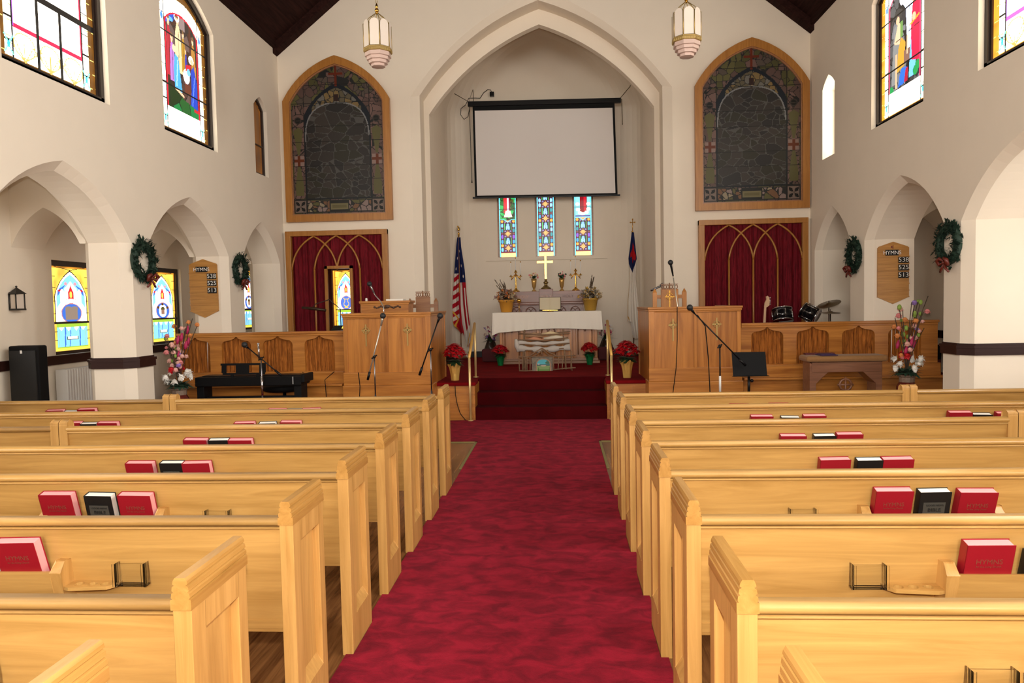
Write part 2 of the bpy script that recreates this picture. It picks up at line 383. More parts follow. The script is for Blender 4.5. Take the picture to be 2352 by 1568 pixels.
def art_castle(symbol, k=1.0):
    P = Paint(1.0, 1.53, 96, 150, A_AMB)
    P.streak(0.6, 3, 10, 14)
    P.rect(0.04, 0.96, 0.0, 1.5, A_YEL).streak(0.9, 5, 12, 14)
    def head(d): return [(0.5-0.40+d, 0.52), (0.5+0.40-d, 0.52), (0.5+0.40-d, 0.98)]+arc((0.9-d, 0.98), (0.5, 1.44-d*1.4), -0.06)+arc((0.5, 1.44-d*1.4), (0.1+d, 0.98), -0.06)
    P.line([(0.1, 1.53), (0.5, 1.47), (0.9, 1.53)], 0.01, LEAD)
    P.poly(head(-0.02), LEAD).poly(head(0), A_WHITE).poly(head(0.035), A_LBLUE)
    for sx in (-1, 1):
        P.poly([(0.5+sx*0.1, 1.22), (0.5+sx*0.33, 1.0), (0.5+sx*0.33, 1.1)], A_BLUE)
        P.ell(0.5+sx*0.12, 1.22, 0.035, 0.03, A_PINK); P.ell(0.5+sx*0.27, 1.09, 0.05, 0.02, dim(A_RED, 1.5))
        P.rect(0.5+sx*0.22-0.05, 0.5+sx*0.22+0.05, 0.8, 1.07, A_CREAM); P.poly([(0.5+sx*0.22-0.06, 1.07), (0.5+sx*0.22+0.06, 1.07), (0.5+sx*0.22, 1.13)], A_WHITE)
    P.poly([(0.34, 0.8), (0.66, 0.8), (0.66, 1.12), (0.5, 1.27), (0.34, 1.12)], A_WHITE)
    P.poly([(0.43, 0.93), (0.57, 0.93), (0.57, 1.05), (0.5, 1.2), (0.43, 1.05)], dim(A_RED, 1.8)); P.ell(0.5, 1.02, 0.035, 0.06, dim(A_YEL, 1.2))
    for x in (0.38, 0.43, 0.57, 0.62): P.line([(x, 0.8), (x, 1.1)], 0.006, (0.9, 0.6, 0.4))
    P.poly([(0.1, 0.5), (0.9, 0.5), (0.9, 0.72), (0.75, 0.86), (0.5, 0.92), (0.25, 0.86), (0.1, 0.72)], A_WHITE)
    P.ring(0.5, 0.71, 0.37, 0.235, 0.13, (3.2, 2.2, 2.0)); P.ell(0.5, 0.68, 0.265, 0.185, dim(A_PINK, .6)); P.ell(0.5, 0.68, 0.245, 0.17, A_BLUE)
    if symbol == 'tablets':
        P.ell(0.43, 0.76, 0.09, 0.05, (0.75, 0.55, 0.42)).ell(0.58, 0.76, 0.09, 0.05, (0.75, 0.55, 0.42)).rect(0.34, 0.66, 0.56, 0.76, (0.75, 0.55, 0.42)).line([(0.5, 0.56), (0.5, 0.8)], 0.01, (0.4, 0.25, 0.2))
    elif symbol == 'arch':
        P.ell(0.5, 0.68, 0.15, 0.14, A_WHITE); P.ell(0.5, 0.72, 0.075, 0.05, (0.25, 0.22, 0.05)).rect(0.44, 0.56, 0.6, 0.7, (0.9, 0.45, 0.3))
        for a in (0.5, 1.6, 2.6): P.ell(0.5+0.2*math.cos(a), 0.68+0.14*math.sin(a), 0.045, 0.03, A_BRN)
    else:
        P.c[P.inpoly([(0, .4), (1, .4), (1, .95), (0, .95)]) & (np.hypot((P.x-.5)/.245, (P.y-.68)/.17) < 1)] = (0.22, 0.5, 1.8)
        g = (2.6, 1.5, 0.35)
        for sx in (-1, 1): P.line([(0.5+sx*0.12, 0.8), (0.5+sx*0.075, 0.77), (0.5+sx*0.06, 0.72), (0.5+sx*0.115, 0.66), (0.5+sx*0.10, 0.61), (0.5+sx*0.03, 0.585)], 0.026, g)
        P.line([(0.43, 0.775), (0.57, 0.775)], 0.012, g).rect(0.44, 0.56, 0.565, 0.59, g).rect(0.42, 0.58, 0.545, 0.56, g)
        for x in (0.47, 0.5, 0.53): P.line([(x, 0.6), (x, 0.77)], 0.007, g)
    P.rect(0.0, 1.0, 0.485, 0.505, LEAD)
    P.rect(0.1, 0.9, 0.03, 0.485, A_LBLUE); P.rect(0.1, 0.9, 0.43, 0.485, A_LIME)
    for x in (0.22, 0.4, 0.6, 0.78): P.poly([(x-0.07, 0.43), (x+0.07, 0.43), (x, 0.36)], A_WHITE)
    for x in (0.1, 0.16): P.rect(x, x+.01, 0.03, 0.43, A_LIME); P.rect(.98-x, .99-x, 0.03, 0.43, A_LIME)
    for x in (0.3, 0.68): P.line([(x, 0.05), (x+0.02, 0.42)], 0.03, A_BLUE)
    P.line([(0.42, 0.08), (0.45, 0.36)], 0.02, A_BLUE); P.rect(0.35, 0.65, 0.19, 0.26, (0.2, 0.2, 0.05)).rect(0.37, 0.63, 0.2, 0.25, A_CREAM)
    P.rect(0.0, 1.0, 0.0, 0.06, A_YEL); P.rect(0.1, 0.9, 0.05, 0.07, A_LIME)
    for y in (0.2, 0.35, 0.68, 0.9, 1.15, 1.35): P.line([(0, y), (0.12, y)], 0.012, LEAD); P.line([(0.88, y), (1, y)], 0.012, LEAD)
    P.rect(0, 0.012, 0, 1.53, LEAD).rect(0.988, 1, 0, 1.53, LEAD)
    P.mul(k); return P

def border_window(w, h, zs, k, right=False):
    """pale leaded border common to the upper windows; zs = height where the pointed head begins"""
    P = Paint(w, h, int(w*95), int(h*95), A_WHITE)
    def head(d, y0): return [(d, y0), (w-d, y0), (w-d, zs)]+arc((w-d, zs), (w/2, h-d*1.1), -0.05)+arc((w/2, h-d*1.1), (d, zs), -0.05)
    P.c[:] = dim(A_AMB, 1.0 if right else 0.16); P.streak(0.8, 4, 40, 7)  # left windows: grazing-angle darkening is put into the amber band's colour
    P.poly(head(0.13, 0.05), A_CREAM).streak(0.25, 6, 14, 18)
    P.c[P.inpoly(head(0.15, 0.06))] = A_WHITE
    for i in range(14):
        y = 0.1+i*h/13; P.line([(0.0, y), (0.24, y-0.02)], 0.006, (1.4, 1.1, 0.3)); P.line([(w-0.24, y-0.02), (w, y)], 0.006, (1.4, 1.1, 0.3))
    return P, head
def art_border_leads(P, head, w, h, inner, y0):
    for sx in (0.235, w-0.235): P.line([(sx, 0.03), (sx, h)], 0.018, LEAD)
    for i in range(9): y = 0.2+i*0.22; P.line([(0.13, y), (0.235, y)], 0.014, LEAD); P.line([(w-0.235, y), (w-0.13, y)], 0.014, LEAD)
    for cx in (0.18, w-0.18):
        P.line([(cx-0.05, 0.08), (cx+0.05, 0.24)], 0.02, (0.5, 2.6, 1.6)); P.line([(cx+0.05, 0.08), (cx-0.05, 0.24)], 0.02, (0.5, 2.6, 1.6)); P.ell(cx, 0.16, 0.018, 0.03, (0.1, 0.9, 2.5))
        P.ell(cx, inner, 0.03, 0.05, A_BLUE)
def hbars(P, w, ys, t=0.022):
    for y in ys: P.rect(0, w, y-t/2, y+t/2, (0.012, 0.010, 0.008))

def art_plain(w, h, zs, right=False):
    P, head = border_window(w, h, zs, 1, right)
    r = (1.6, 0.25, 0.9) if right else (1.5, 0.03, 0.12)
    x0, x1 = 0.24, w-0.24
    for (ya, yb) in ((0.34, 3.0),):
        P.line([(x0, 0.36), (x1, 0.36)], 0.045, r); P.line([(x0, 0.36), (x0, h)], 0.03, (0.9, 0.2, 1.6)); P.line([(x1, 0.36), (x1, h)], 0.04, r)
    for cx in ((x0+x1)/2-0.36, (x0+x1)/2, (x0+x1)/2+0.36):
        for k in range(5): P.line([(cx, 0.05), (cx+0.12*(k-2), 0.22)], 0.012, (1.2, .8, 0.2))
        P.ring(cx, 0.2, 0.15, 0.12, 0.10, (1.2, .9, 0.25))
    P.line([(x0, h*.55), (x1, h*.5)], 0.006, (2, 1.6, 1)); P.ell((x0+x1)/2, h*.53, 0.03, 0.03, A_BLUE)
    for xx in (x0+(x1-x0)/3, x0+2*(x1-x0)/3): P.line([(xx, 0.04), (xx, 0.72)], 0.045, LEAD)
    art_border_leads(P, head, w, h, 1.9, 0.36); hbars(P, w, (0.735,), 0.06); hbars(P, w, (1.45,), 0.03); return P
def art_nativity(w, h, zs):
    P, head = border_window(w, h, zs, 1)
    def ih(d): return [(d, 0.34), (w-d, 0.34), (w-d, zs-0.16)]+arc((w-d, zs-0.16), (w/2, h-d*0.85-.12), -0.05)+arc((w/2, h-d*0.85-.12), (d, zs-0.16), -0.05)
    P.poly(ih(0.235), (1.1, 0.015, 0.05)); inn = P.inpoly(ih(0.275)); keep = P.c.copy()
    P.cells(90, [(0.05, 0.03, 0.025), (0.12, 0.06, 0.045), (0.2, 0.12, 0.1), (0.09, 0.03, 0.015)], inn, 3, LEAD, 0.008)
    x = lambda u: 0.275+u*(w-0.55)
    P.poly([(x(0), 1.42), (x(.25), 1.5), (x(.32), 1.75), (x(.25), 2.2), (x(0), 2.2)], (0.03, 0.12, 0.8)); P.line([(x(0), 1.6), (x(.3), 1.72)], 0.05, (0.3, 0.08, 0.9)); P.line([(x(0), 1.5), (x(.2), 1.5)], 0.05, (0.2, 0.7, 1.5))
    P.rect(x(.42), x(.62), 1.45, 1.8, (0.42, 0.3, 0.28)); P.rect(x(.3), x(.36), 1.5, 1.9, (0.12, 0.02, 0.015)); P.rect(x(.75), x(.82), 0.9, 1.6, (0.13, 0.035, 0.015)); P.ell(x(.62), 1.72, 0.06, 0.05, (0.9, 0.45, 0.03))
    def fig(u, y0, hh, ww, robe, skin=A_FLESH, hair=(0.3, 0.15, 0.06)):
        P.poly([(x(u)-ww, y0), (x(u)+ww, y0), (x(u)+ww*.7, y0+hh*.7), (x(u)+ww*.3, y0+hh*.82), (x(u)-ww*.3, y0+hh*.82), (x(u)-ww*.7, y0+hh*.65)], robe)
        P.line([(x(u), y0+0.02), (x(u)+ww*.2, y0+hh*.7)], 0.012, dim(robe, .35)); P.ell(x(u), y0+hh*.91, ww*.42, hh*.1, skin); P.ell(x(u), y0+hh*.97, ww*.45, hh*.05, hair)
    fig(.08, 0.75, 0.8, 0.07, (0.7, 0.03, 0.06)); fig(.17, 0.7, 0.62, 0.07, (0.75, 0.3, 0.9))
    fig(.38, 0.85, 0.78, 0.1, (1.3, 1.0, 0.55)); P.ring(x(.36), 1.58, 0.07, 0.06, 0.35, (2.4, 2.4, 2.8)); fig(.55, 0.9, 0.55, 0.06, (0.7, 0.35, 0.02)); fig(.88, 0.9, 0.55, 0.07, (0.75, 0.35, 0.05)); fig(.62, 0.75, 0.5, 0.04, (0.05, 0.06, 0.6))
    P.poly([(x(.22), 0.62), (x(.46), 0.6), (x(.42), 0.8), (x(.36), 1.05), (x(.25), 1.08), (x(.2), 0.85)], (0.12, 0.6, 1.0)); P.line([(x(.28), 0.66), (x(.34), 1.0)], 0.02, (0.7, 1.6, 2.2)); P.ell(x(.24), 1.14, 0.05, 0.05, (1.6, 1.0, 0.6)); P.line([(x(.25), .62), (x(.5), .56)], 0.035, A_FLESH)
    P.rect(x(.55), x(.75), 0.62, 0.76, (0.22, 0.06, 0.03)); P.rect(x(.7), x(.73), 0.4, 0.62, (0.14, 0.04, 0.02)); P.ell(x(.62), 0.86, 0.09, 0.1, (2.2, 1.8, 1.5)); P.poly([(x(.6), 0.93), (x(.75), 0.98), (x(.8), 1.05), (x(.62), 1.02)], (0.9, 0.02, 0.04)); P.ell(x(.7), .93, .05, .05, (.3, .8, 1.3))
    P.poly([(x(.72), 0.45), (x(.97), 0.43), (x(.97), 0.85), (x(.88), 1.06), (x(.78), 0.98), (x(.78), 0.7)], (0.03, 0.09, 0.75)); P.line([(x(.8), 0.5), (x(.9), 0.9)], 0.02, (0.2, 0.4, 1.6)); P.ell(x(.8), 1.12, 0.075, 0.06, (1.9, 1.9, 1.6)); P.ell(x(.82), 1.1, 0.04, 0.04, A_FLESH)
    P.cells(60, [(0.02, 0.05, 0.01), (0.02, 0.3, 0.07), (0.05, 0.07, 0.02), (0.03, 0.16, 0.03), (0.08, 0.07, 0.02)], P.inpoly([(x(0), 0.3), (x(1), 0.3), (x(1), 0.46), (x(.5), 0.52), (x(0), 0.68)]), 8, LEAD, 0.01)
    P.rect(x(.85), x(1), 0.42, 0.46, (0.8, 0.03, 0.04))
    P.c[~inn] = keep[~inn]
    art_border_leads(P, head, w, h, zs-0.15, 0.3); hbars(P, w, (0.62, 1.3)); return P
def art_baptism(w, h, zs):
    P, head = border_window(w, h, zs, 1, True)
    def ih(d): return [(d, 0.34), (w-d, 0.34), (w-d, zs-0.16)]+arc((w-d, zs-0.16), (w/2, h-d*0.85-.12), -0.05)+arc((w/2, h-d*0.85-.12), (d, zs-0.16), -0.05)
    P.poly(ih(0.235), (1.2, 0.10, 0.25)); inn = P.inpoly(ih(0.275)); keep = P.c.copy()
    P.cells(120, [(0.16, 0.16, 0.16), (0.05, 0.05, 0.055), (0.3, 0.3, 0.32), (0.08, 0.075, 0.07), (0.02, 0.02, 0.02)], inn, 5, LEAD, 0.008)
    x = lambda u: 0.275+u*(w-0.55)
    P.poly([(x(.62), 0.72), (x(.85), 0.74), (x(.9), 1.3), (x(.98), 1.7), (x(.8), 1.75), (x(.6), 1.7), (x(.35), 1.45), (x(.55), 1.3)], (2.2, 2.5, 3.4)); P.line([(x(.7), 0.75), (x(.66), 1.6)], 0.012, (0.5, 0.6, 1.2)); P.line([(x(.78), 0.8), (x(.8), 1.6)], 0.01, (0.6, 0.7, 1.4))
    P.rect(x(.6), x(.72), 1.4, 1.7, (1.8, 1.2, 0.8)); P.ell(x(.66), 1.8, 0.06, 0.07, A_FLESH); P.ell(x(.42), 1.48, 0.07, 0.1, (3, 3, 3.6))
    P.poly([(x(.06), 0.42), (x(.25), 0.42), (x(.35), 1.0), (x(.3), 1.2), (x(.14), 1.15)], (0.4, 0.4, 0.38)); P.poly([(x(.14), 0.95), (x(.34), 0.9), (x(.42), 1.12), (x(.3), 1.2)], (1.4, 0.9, 0.55)); P.rect(x(.36), x(.45), 0.98, 1.18, (0.25, 0.5, 0.12)); P.ell(x(.28), 1.22, 0.05, 0.05, A_FLESH)
    P.poly([(x(.25), 0.55), (x(.5), 0.6), (x(.55), 0.88), (x(.4), 0.98), (x(.3), 0.85)], (1.1, 0.55, 0.06)); P.rect(x(.2), x(.26), 0.36, 0.8, (1.2, 0.75, 0.45))
    P.rect(x(.5), x(.72), 0.62, 0.78, (0.4, 0.2, 0.14)); P.rect(x(.58), x(.63), 0.72, 0.95, A_FLESH)
    P.poly([(x(.66), 0.4), (x(.9), 0.4), (x(.86), 0.9), (x(.72), 0.9)], (0.3, 0.9, 2.2)); P.poly([(x(.76), 0.6), (x(1), 0.55), (x(1), 1.25), (x(.9), 1.4), (x(.78), 1.3), (x(.72), 1.0)], (1.3, 0.02, 0.1)); P.ell(x(.8), 1.42, 0.09, 0.08, (1.4, 0.9, 1.8)); P.ell(x(.79), 1.38, 0.055, 0.07, A_FLESH); P.line([(x(.7), 1.05), (x(.98), 1.1)], 0.03, A_AMB); P.ell(x(.82), 1.12, .05, .05, A_FLESH)
    P.poly([(x(.3), 0.36), (x(.55), 0.38), (x(.6), 0.56), (x(.42), 0.58), (x(.34), 0.48)], (0.05, 0.25, 1.2)); P.poly([(x(.5), 0.38), (x(.62), 0.38), (x(.64), 0.55), (x(.56), 0.55)], (0.7, 0.02, 0.06))
    for u, y in ((.05, .36), (.95, .5), (.88, .45)): P.ell(x(u), y, 0.07, 0.06, (0.03, 0.5, 0.12))
    P.c[~inn] = keep[~inn]
    art_border_leads(P, head, w, h, zs-0.15, 0.3); hbars(P, w, (0.62, 1.3)); P.line([(x(0), 0.95), (x(1), 1.0)], 0.008, LEAD); return P
def art_lancet(kind):
    w, h = 0.36, 1.9; P = Paint(w, h, 72, 380, (0.10, 0.006, 0.012))
    P.rect(0, 0.022, 0, h, (0.25, 1.3, 1.6)).rect(w-0.022, w, 0, h, (0.25, 1.3, 1.6))
    for k in range(14): P.rect(0, w, k*0.145, k*0.145+0.006, LEAD)
    P.rect(0.026, w-0.026, 0.0, 0.085, (2.4, 1.5, 0.4)).streak(0.3, 2, 6, 6); P.rect(0.026, w-0.026, 0.087, 0.1, (0.4, 0.01, 0.02))
    side = [(0.25, 0.9, 2.0), A_AMB, (0.05, 0.55, 1.2), (0.35, 0.12, 1.1), (0.6, 0.15, 0.2), (0.03, 0.4, 0.5)]
    if kind == 1: side = [(0.5, 1.1, 2.6), A_AMB, (0.03, 0.5, 0.9), (0.6, 0.15, 0.2), (0.03, 0.45, 0.5), (0.5, 1.1, 2.6)]
    y = 0.115; i = 0
    while y < h:
        c = side[i % 6]; hh = 0.05 if c == A_AMB else (0.012 if c[1] == 0.15 else 0.085)
        for cx in (0.058, w-0.058):
            if c == A_AMB: P.ell(cx, y+0.028, 0.028, 0.03, A_AMB)
            else: P.ell(cx, y+hh/2, 0.024, hh/2, c); P.rect(cx-0.02, cx+0.02, y+0.012, y+hh-0.012, c) if hh > .03 else None
        y += hh+0.02; i += 1
    y = 0.12; i = 0
    while y < h:
        cx = w/2
        if i % 2 == 0:
            for sx in (-1, 1):
                for sy in (-1, 1): P.ell(cx+sx*0.055, y+0.072+sy*0.055, 0.022, 0.018, (0.35, 0.25, 0.55))
            for a in range(8): P.ell(cx+0.033*math.cos(a*PI/4), y+0.072+0.033*math.sin(a*PI/4), 0.014, 0.014, (1.5, 0.65, 0.2))
            P.line([(cx, y+0.005), (cx, y+0.14)], 0.012, (1.5, 0.65, 0.2)); P.line([(cx-0.065, y+0.072), (cx+0.065, y+0.072)], 0.012, (1.5, 0.65, 0.2)); P.ell(cx, y+0.072, 0.012, 0.012, (2, 1.1, 0.2)); y += 0.155
        else:
            P.rect(cx-0.075, cx+0.075, y, y+0.145, (0.005, 0.008, 0.02)); P.rect(cx-0.075, cx-0.06, y, y+0.145, (0.15, 0.9, 0.2)).rect(cx+0.06, cx+0.075, y, y+0.145, (0.1, 0.6, 0.12))
            P.ell(cx, y+0.105, 0.03, 0.035, (0.35, 0.75, 1.9)); P.ell(cx-0.022, y+0.045, 0.02, 0.045, (0.55, 1.1, 2.4)); P.ell(cx+0.022, y+0.045, 0.02, 0.045, (0.45, 0.9, 2.1)); P.line([(cx, y+0.01), (cx, y+0.09)], 0.005, LEAD); y += 0.155
        i += 1
    if kind == 0:
        P.rect(0.026, w-0.026, 0.79, h, (0.03, 0.09, 0.015)); P.cells(160, [(0.02, 0.08, 0.01), (0.05, 0.7, 0.15), (0.12, 0.14, 0.02), (0.03, 0.2, 0.04)], P.inpoly([(0.026, 0.79), (w-0.026, 0.79), (w-0.026, h), (0.026, h)]), 4, LEAD, 0.006)
        P.rect(0.1, 0.17, 0.95, 1.7, (1.1, 0.04, 0.06)); P.rect(0.2, 0.24, .95, 1.7, (0.25, 0.01, 0.02)); P.rect(0.17, 0.21, 0.98, 1.7, (1.2, 1.1, 1.5)); P.poly([(0.1, 0.86), (0.28, 0.86), (0.24, 1.0), (0.14, 1.0)], (1.7, 1.2, 0.9)); P.rect(0, w, 1.03, 1.042, LEAD)
        P.line([(0.03, 0.81), (0.1, 0.81), (w/2, 0.75), (w-0.1, 0.81), (w-0.03, 0.81)], 0.014, (0.3, 1.5, 1.9))
    if kind == 2:
        P.rect(0.026, w-0.026, 0.82, h, (0.4, 1.1, 1.3)); P.rect(0.12, 0.27, 0.9, 1.75, (0.35, 0.004, 0.015)); P.rect(0.2, 0.25, 0.95, 1.7, (0.8, 0.01, 0.03))
        for cx, cy in ((0.08, 0.98), (0.12, 0.91), (0.18, 0.89), (0.26, 0.92), (0.3, 0.99), (0.07, 1.1), (0.3, 1.1)): P.ell(cx, cy, 0.045, 0.035, (1.6, 1.5, 1.2))
        P.rect(0.026, w-0.026, 0.83, 0.86, (0.1, 0.08, 0.4)); P.line([(0.03, 0.82), (w-0.03, 0.82)], 0.014, (0.4, 0.9, 1.9)); P.line([(0.03, 0.81), (0.1, 0.81), (w/2, 0.75), (w-0.1, 0.81), (w-0.03, 0.81)], 0.014, (0.3, 1.5, 1.9)); P.rect(0, w, 1.03, 1.042, LEAD)
    return P
def art_memorial(seed):
    """unlit leaded glass inside the wooden pointed frames"""
    w, h = 1.69, 2.65; P = Paint(w, h, 170, 266, (0.05, 0.045, 0.04)); c = w/2; zs = 1.99
    rs = np.random.RandomState(seed)
    ol = (0.12, 0.11, 0.04); pk = (0.16, 0.095, 0.08); dk = (0.03, 0.028, 0.027)
    allm = np.ones(P.x.shape, bool)
    P.cells(420, [pk, dim(pk, .7), ol, dim(ol, .7), (0.1, 0.075, 0.06)], allm, seed, (0.02, 0.02, 0.02), 0.008)
    inner = [(0.27, 0.3), (w-0.27, 0.3), (w-0.27, 1.6)]+arc((w-0.27, 1.6), (c, 2.42-0.25), -0.18)+arc((c, 2.17), (0.27, 1.6), -0.18)
    outer = [(0.24, 0.27), (w-0.24, 0.27), (w-0.24, 1.75)]+arc((w-0.24, 1.75), (c, 2.32), -0.08)+arc((c, 2.32), (0.24, 1.75), -0.08)
    P.poly(outer, (0.008, 0.012, 0.02)); arch = [(0.4, 1.62), (w-0.4, 1.62), (w-0.4, 1.9)]+arc((w-0.4, 1.9), (c, 2.24), -0.05)+arc((c, 2.24), (0.4, 1.9), -0.05)
    P.cells(500, [(0.22, 0.15, 0.06), (0.16, 0.15, 0.13), (0.12, 0.1, 0.06)], P.inpoly(arch), seed+1, (0.02, 0.02, 0.02), 0.01)
    P.rect(c-0.04, c+0.04, 2.0, 2.12, (0.03, 0.012, 0.01))
    im = P.inpoly([(0.27, 0.3), (w-0.27, 0.3), (w-0.27, 1.4)]+arc((w-0.27, 1.4), (c, 1.98), -0.2)+arc((c, 1.98), (0.27, 1.4), -0.2))
    ring = [(0.27, 1.3), (0.27, 1.4)]+[(p[0], p[1]) for p in reversed(arc((c, 1.98), (0.27, 1.4), -0.2)[:-1])]+[(c, 1.98)]+[(w-p[0], p[1]) for p in arc((c, 1.98), (0.27, 1.4), -0.2)]
    P.cells(230, [(0.028, 0.024, 0.022), (0.036, 0.03, 0.026), (0.022, 0.02, 0.02), (0.045, 0.036, 0.03), (0.03, 0.028, 0.018)], im, seed+2, (0.085, 0.08, 0.075), 0.010, 1.5)
    P.line(ring, 0.022, (0.22, 0.22, 0.22))
    for sx in (-1, 1):
        q = c+sx*(c-0.135)
        P.rect(q-0.1, q+0.1, 0.3, 1.95, (0.07, 0.05, 0.045)); P.cells(420, [pk, dim(pk, .75), dim(pk, 1.2)], P.inpoly([(q-0.1, 0.3), (q+0.1, 0.3), (q+0.1, 1.95), (q-0.1, 1.95)]), seed+5, (0.015, 0.015, 0.015), 0.008)
        P.poly([(q-0.07, 0.35), (q+0.07, 0.35), (q+0.08, 0.5), (q+0.02, 0.9), (q-0.02, 0.9), (q-0.08, 0.5)], ol); P.poly([(q-0.02, 0.98+.1), (q+0.02, 0.98+.1), (q+0.09, 1.5), (q, 1.56), (q-0.09, 1.5)], ol)
        P.rect(q-0.09, q+0.09, 0.88, 1.06, (0.3, 0.2, 0.17)); P.rect(q-0.025, q+0.025, 0.88, 1.06, (0.14, 0.03, 0.008)); P.rect(q-0.09, q+0.09, 0.948, 0.992, (0.14, 0.03, 0.008))
        P.ell(q, 1.68, 0.065, 0.065, (0.01, 0.01, 0.01)); P.ring(q, 1.68, 0.065, 0.065, 0.25, (0.05, 0.04, 0.035)); P.rect(q-0.04, q+0.04, 1.675, 1.685, (0.06, 0.05, 0.04))
        P.rect(q-0.115, q+0.115, 0.04, 0.28, (0.02, 0.02, 0.02)); P.rect(q-0.1, q+0.1, 0.05, 0.26, (0.22, 0.16, 0.13))
        for sy in (-1, 1):
            for s2 in (-1, 1): P.poly([(q+s2*.008, .155+sy*.008), (q+s2*.075, .155+sy*.030), (q+s2*.088, .155+sy*.092), (q+s2*.028, .155+sy*.075)], (0.008, 0.008, 0.008))
    P.rect(0.26, w-0.26, 0.04, 0.26, (0.02, 0.02, 0.02)); P.cells(500, [(0.32, 0.26, 0.17), ol, (0.2, 0.1, 0.05), (0.28, 0.2, 0.18)], P.inpoly([(0.27, 0.06), (w-0.27, 0.06), (w-0.27, 0.25), (0.27, 0.25)]), seed+7, (0.02, 0.02, 0.02), 0.012)
    P.rect(c-0.18, c+0.18, 0.06, 0.25, (0.015, 0.015, 0.015)).rect(c-0.16, c+0.16, 0.09, 0.2, (0.2, 0.17, 0.08)).rect(c-0.13, c+0.13, 0.12, 0.17, (0.14, 0.12, 0.05))
    P.rect(c-0.022, c+0.022, 2.26, 2.62, (0.14, 0.02, 0.006)).rect(c-0.13, c+0.13, 2.46, 2.5, (0.14, 0.02, 0.006))
    for y in (0.0, 0.28, 0.62, 0.87, 1.3, 1.57, 1.98, 2.3): P.line([(0, y), (w, y)], 0.012, (0.01, 0.01, 0.01))
    for xx in (0.0, 0.255, w-0.255, w): P.line([(xx, 0), (xx, h)], 0.014, (0.012, 0.012, 0.012))
    P.mul(.72); return P

# ================================================================ floor and carpets
m = MB(); m.box(-6.4, 6.4, -5.2, 17.4, -0.12, 0.0); struct(m.build('floor', FLOORW))
m = MB(); m.box(-0.762, 0.762, -4.9, 9.268, 0.0, 0.014)
RW = [1.24, 2.005]+[2.0475+.76465*i for i in range(1, 7)]
for s in (-1, 1):
    for a, b in zip(RW, RW[1:]): m.box(s*.761, s*.80, a+.39, b-.015, 0.0, 0.0138)
rug = centre(m.build('aisle_carpet', CARPET)); tag(rug, 'deep red plush carpet running down the aisle between the pews', 'carpet')
m = MB(); m.box(-4.6, 4.6, 9.27, 10.54, 0.0, 0.014)
tag(centre(m.build('cross_carpet', CARPET)), 'red carpet lying crosswise between the front pews and the steps', 'carpet')
m = MB()
for s in (-1, 1): m.box(s*0.765, s*0.795, 7.75, 9.27, 0.0, 0.012); m.box(s*0.765, s*4.6, 9.235, 9.27, 0.0, 0.012)
m.build('binding', EDGE, rug)['label'] = 'olive woven binding strip'
m = MB(); m.box(-1.54, 1.54, 10.542, 10.98, 0.0, 0.014); struct(m.build('floor_landing', CARPET))
# stage
m = MB(); ZS = 0.58; YS = 11.0
m.box(-4.66, -1.0, YS+0.02, 17.2, 0, ZS); m.box(-5.22, -4.66, 11.5, 12.9, 0, ZS); m.box(1.0, 6.05, YS+0.02, 17.2, 0, ZS); m.box(-1.0, 1.0, 11.62, 17.2, 0, ZS)
struct(m.build('floor_stage', CARPET2))
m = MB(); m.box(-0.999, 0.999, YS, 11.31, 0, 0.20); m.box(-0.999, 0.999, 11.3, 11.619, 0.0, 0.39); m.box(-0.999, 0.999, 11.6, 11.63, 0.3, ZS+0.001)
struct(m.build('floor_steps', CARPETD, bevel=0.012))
for s, n in ((-1, 'left'), (1, 'right')):
    m = MB(); m.box(s*1.0, s*1.57, YS-0.01, YS+0.02, 0, ZS-0.045)
    m.box(s*1.0, s*1.02, YS-0.02, YS-0.01, 0.03, 0.5); m.box(s*1.36, s*1.4, YS-0.02, YS-0.01, 0, 0.5)
    m.box(s*1.03, s*1.36, YS-0.022, YS-0.01, 0.38, 0.42); m.box(s*1.03, s*1.36, YS-0.022, YS-0.01, 0.1, 0.14); m.box(s*1.1, s*1.3, YS-0.016, YS-0.01, 0.14, 0.38)
    m.box(s*0.985, s*1.0, YS-0.01, 11.6, 0, ZS-0.045)
    struct(m.build('trim_stage_'+n, CHOIR_X))
    m = MB(); m.box(s*0.97, s*1.58, YS-0.05, YS+0.3, ZS-0.045, ZS+0.006); struct(m.build('trim_nosing_'+n, CARPET2, bevel=0.012))

# ================================================================ side walls
YC = (7.23, 9.82, 12.20); HW = (1.14, 1.10, 0.78)
def arch_rings(c, hw, s):
    za = 3.28 if hw > 1 else 3.20; zs = 2.545; sg = 0.13 if hw > 1 else 0.09
    o = pointed(c, hw, -0.03, zs, za, sg); i = pointed(c, hw-0.1, -0.03, zs, za-0.10, sg*0.92)
    return [(4.66, o), (4.76, i), (5.12, i), (5.22, o)] if s < 0 else [(4.66, o), (4.76, i), (5.30, i), (5.305, i)]
UPW = [(7.275, 0.805, 'win'), (9.965, 0.735, 'win'), (4.62, 0.77, 'rear'), (1.95, 0.77, 'rear'), (-0.75, 0.77, 'rear'), (-3.3, 0.77, 'rear')]
wn = [0]
def wname(): wn[0] += 1; return 'window_%d' % wn[0]
def ring_frame(m, ring_o, ring_i, d0, d1, fn):
    n = len(ring_o); vs = [fn(a, z, d) for d, r in ((d0, ring_o), (d0, ring_i), (d1, ring_i), (d1, ring_o)) for a, z in r]; b = len(m.v); m.v += vs
    for q in range(4):
        for i in range(n):
            j = (i+1) % n; q2 = (q+1) % 4; m.f.append((b+q*n+i, b+q*n+j, b+q2*n+j, b+q2*n+i)); m.sm.append(False); m.mi.append(m.cur)
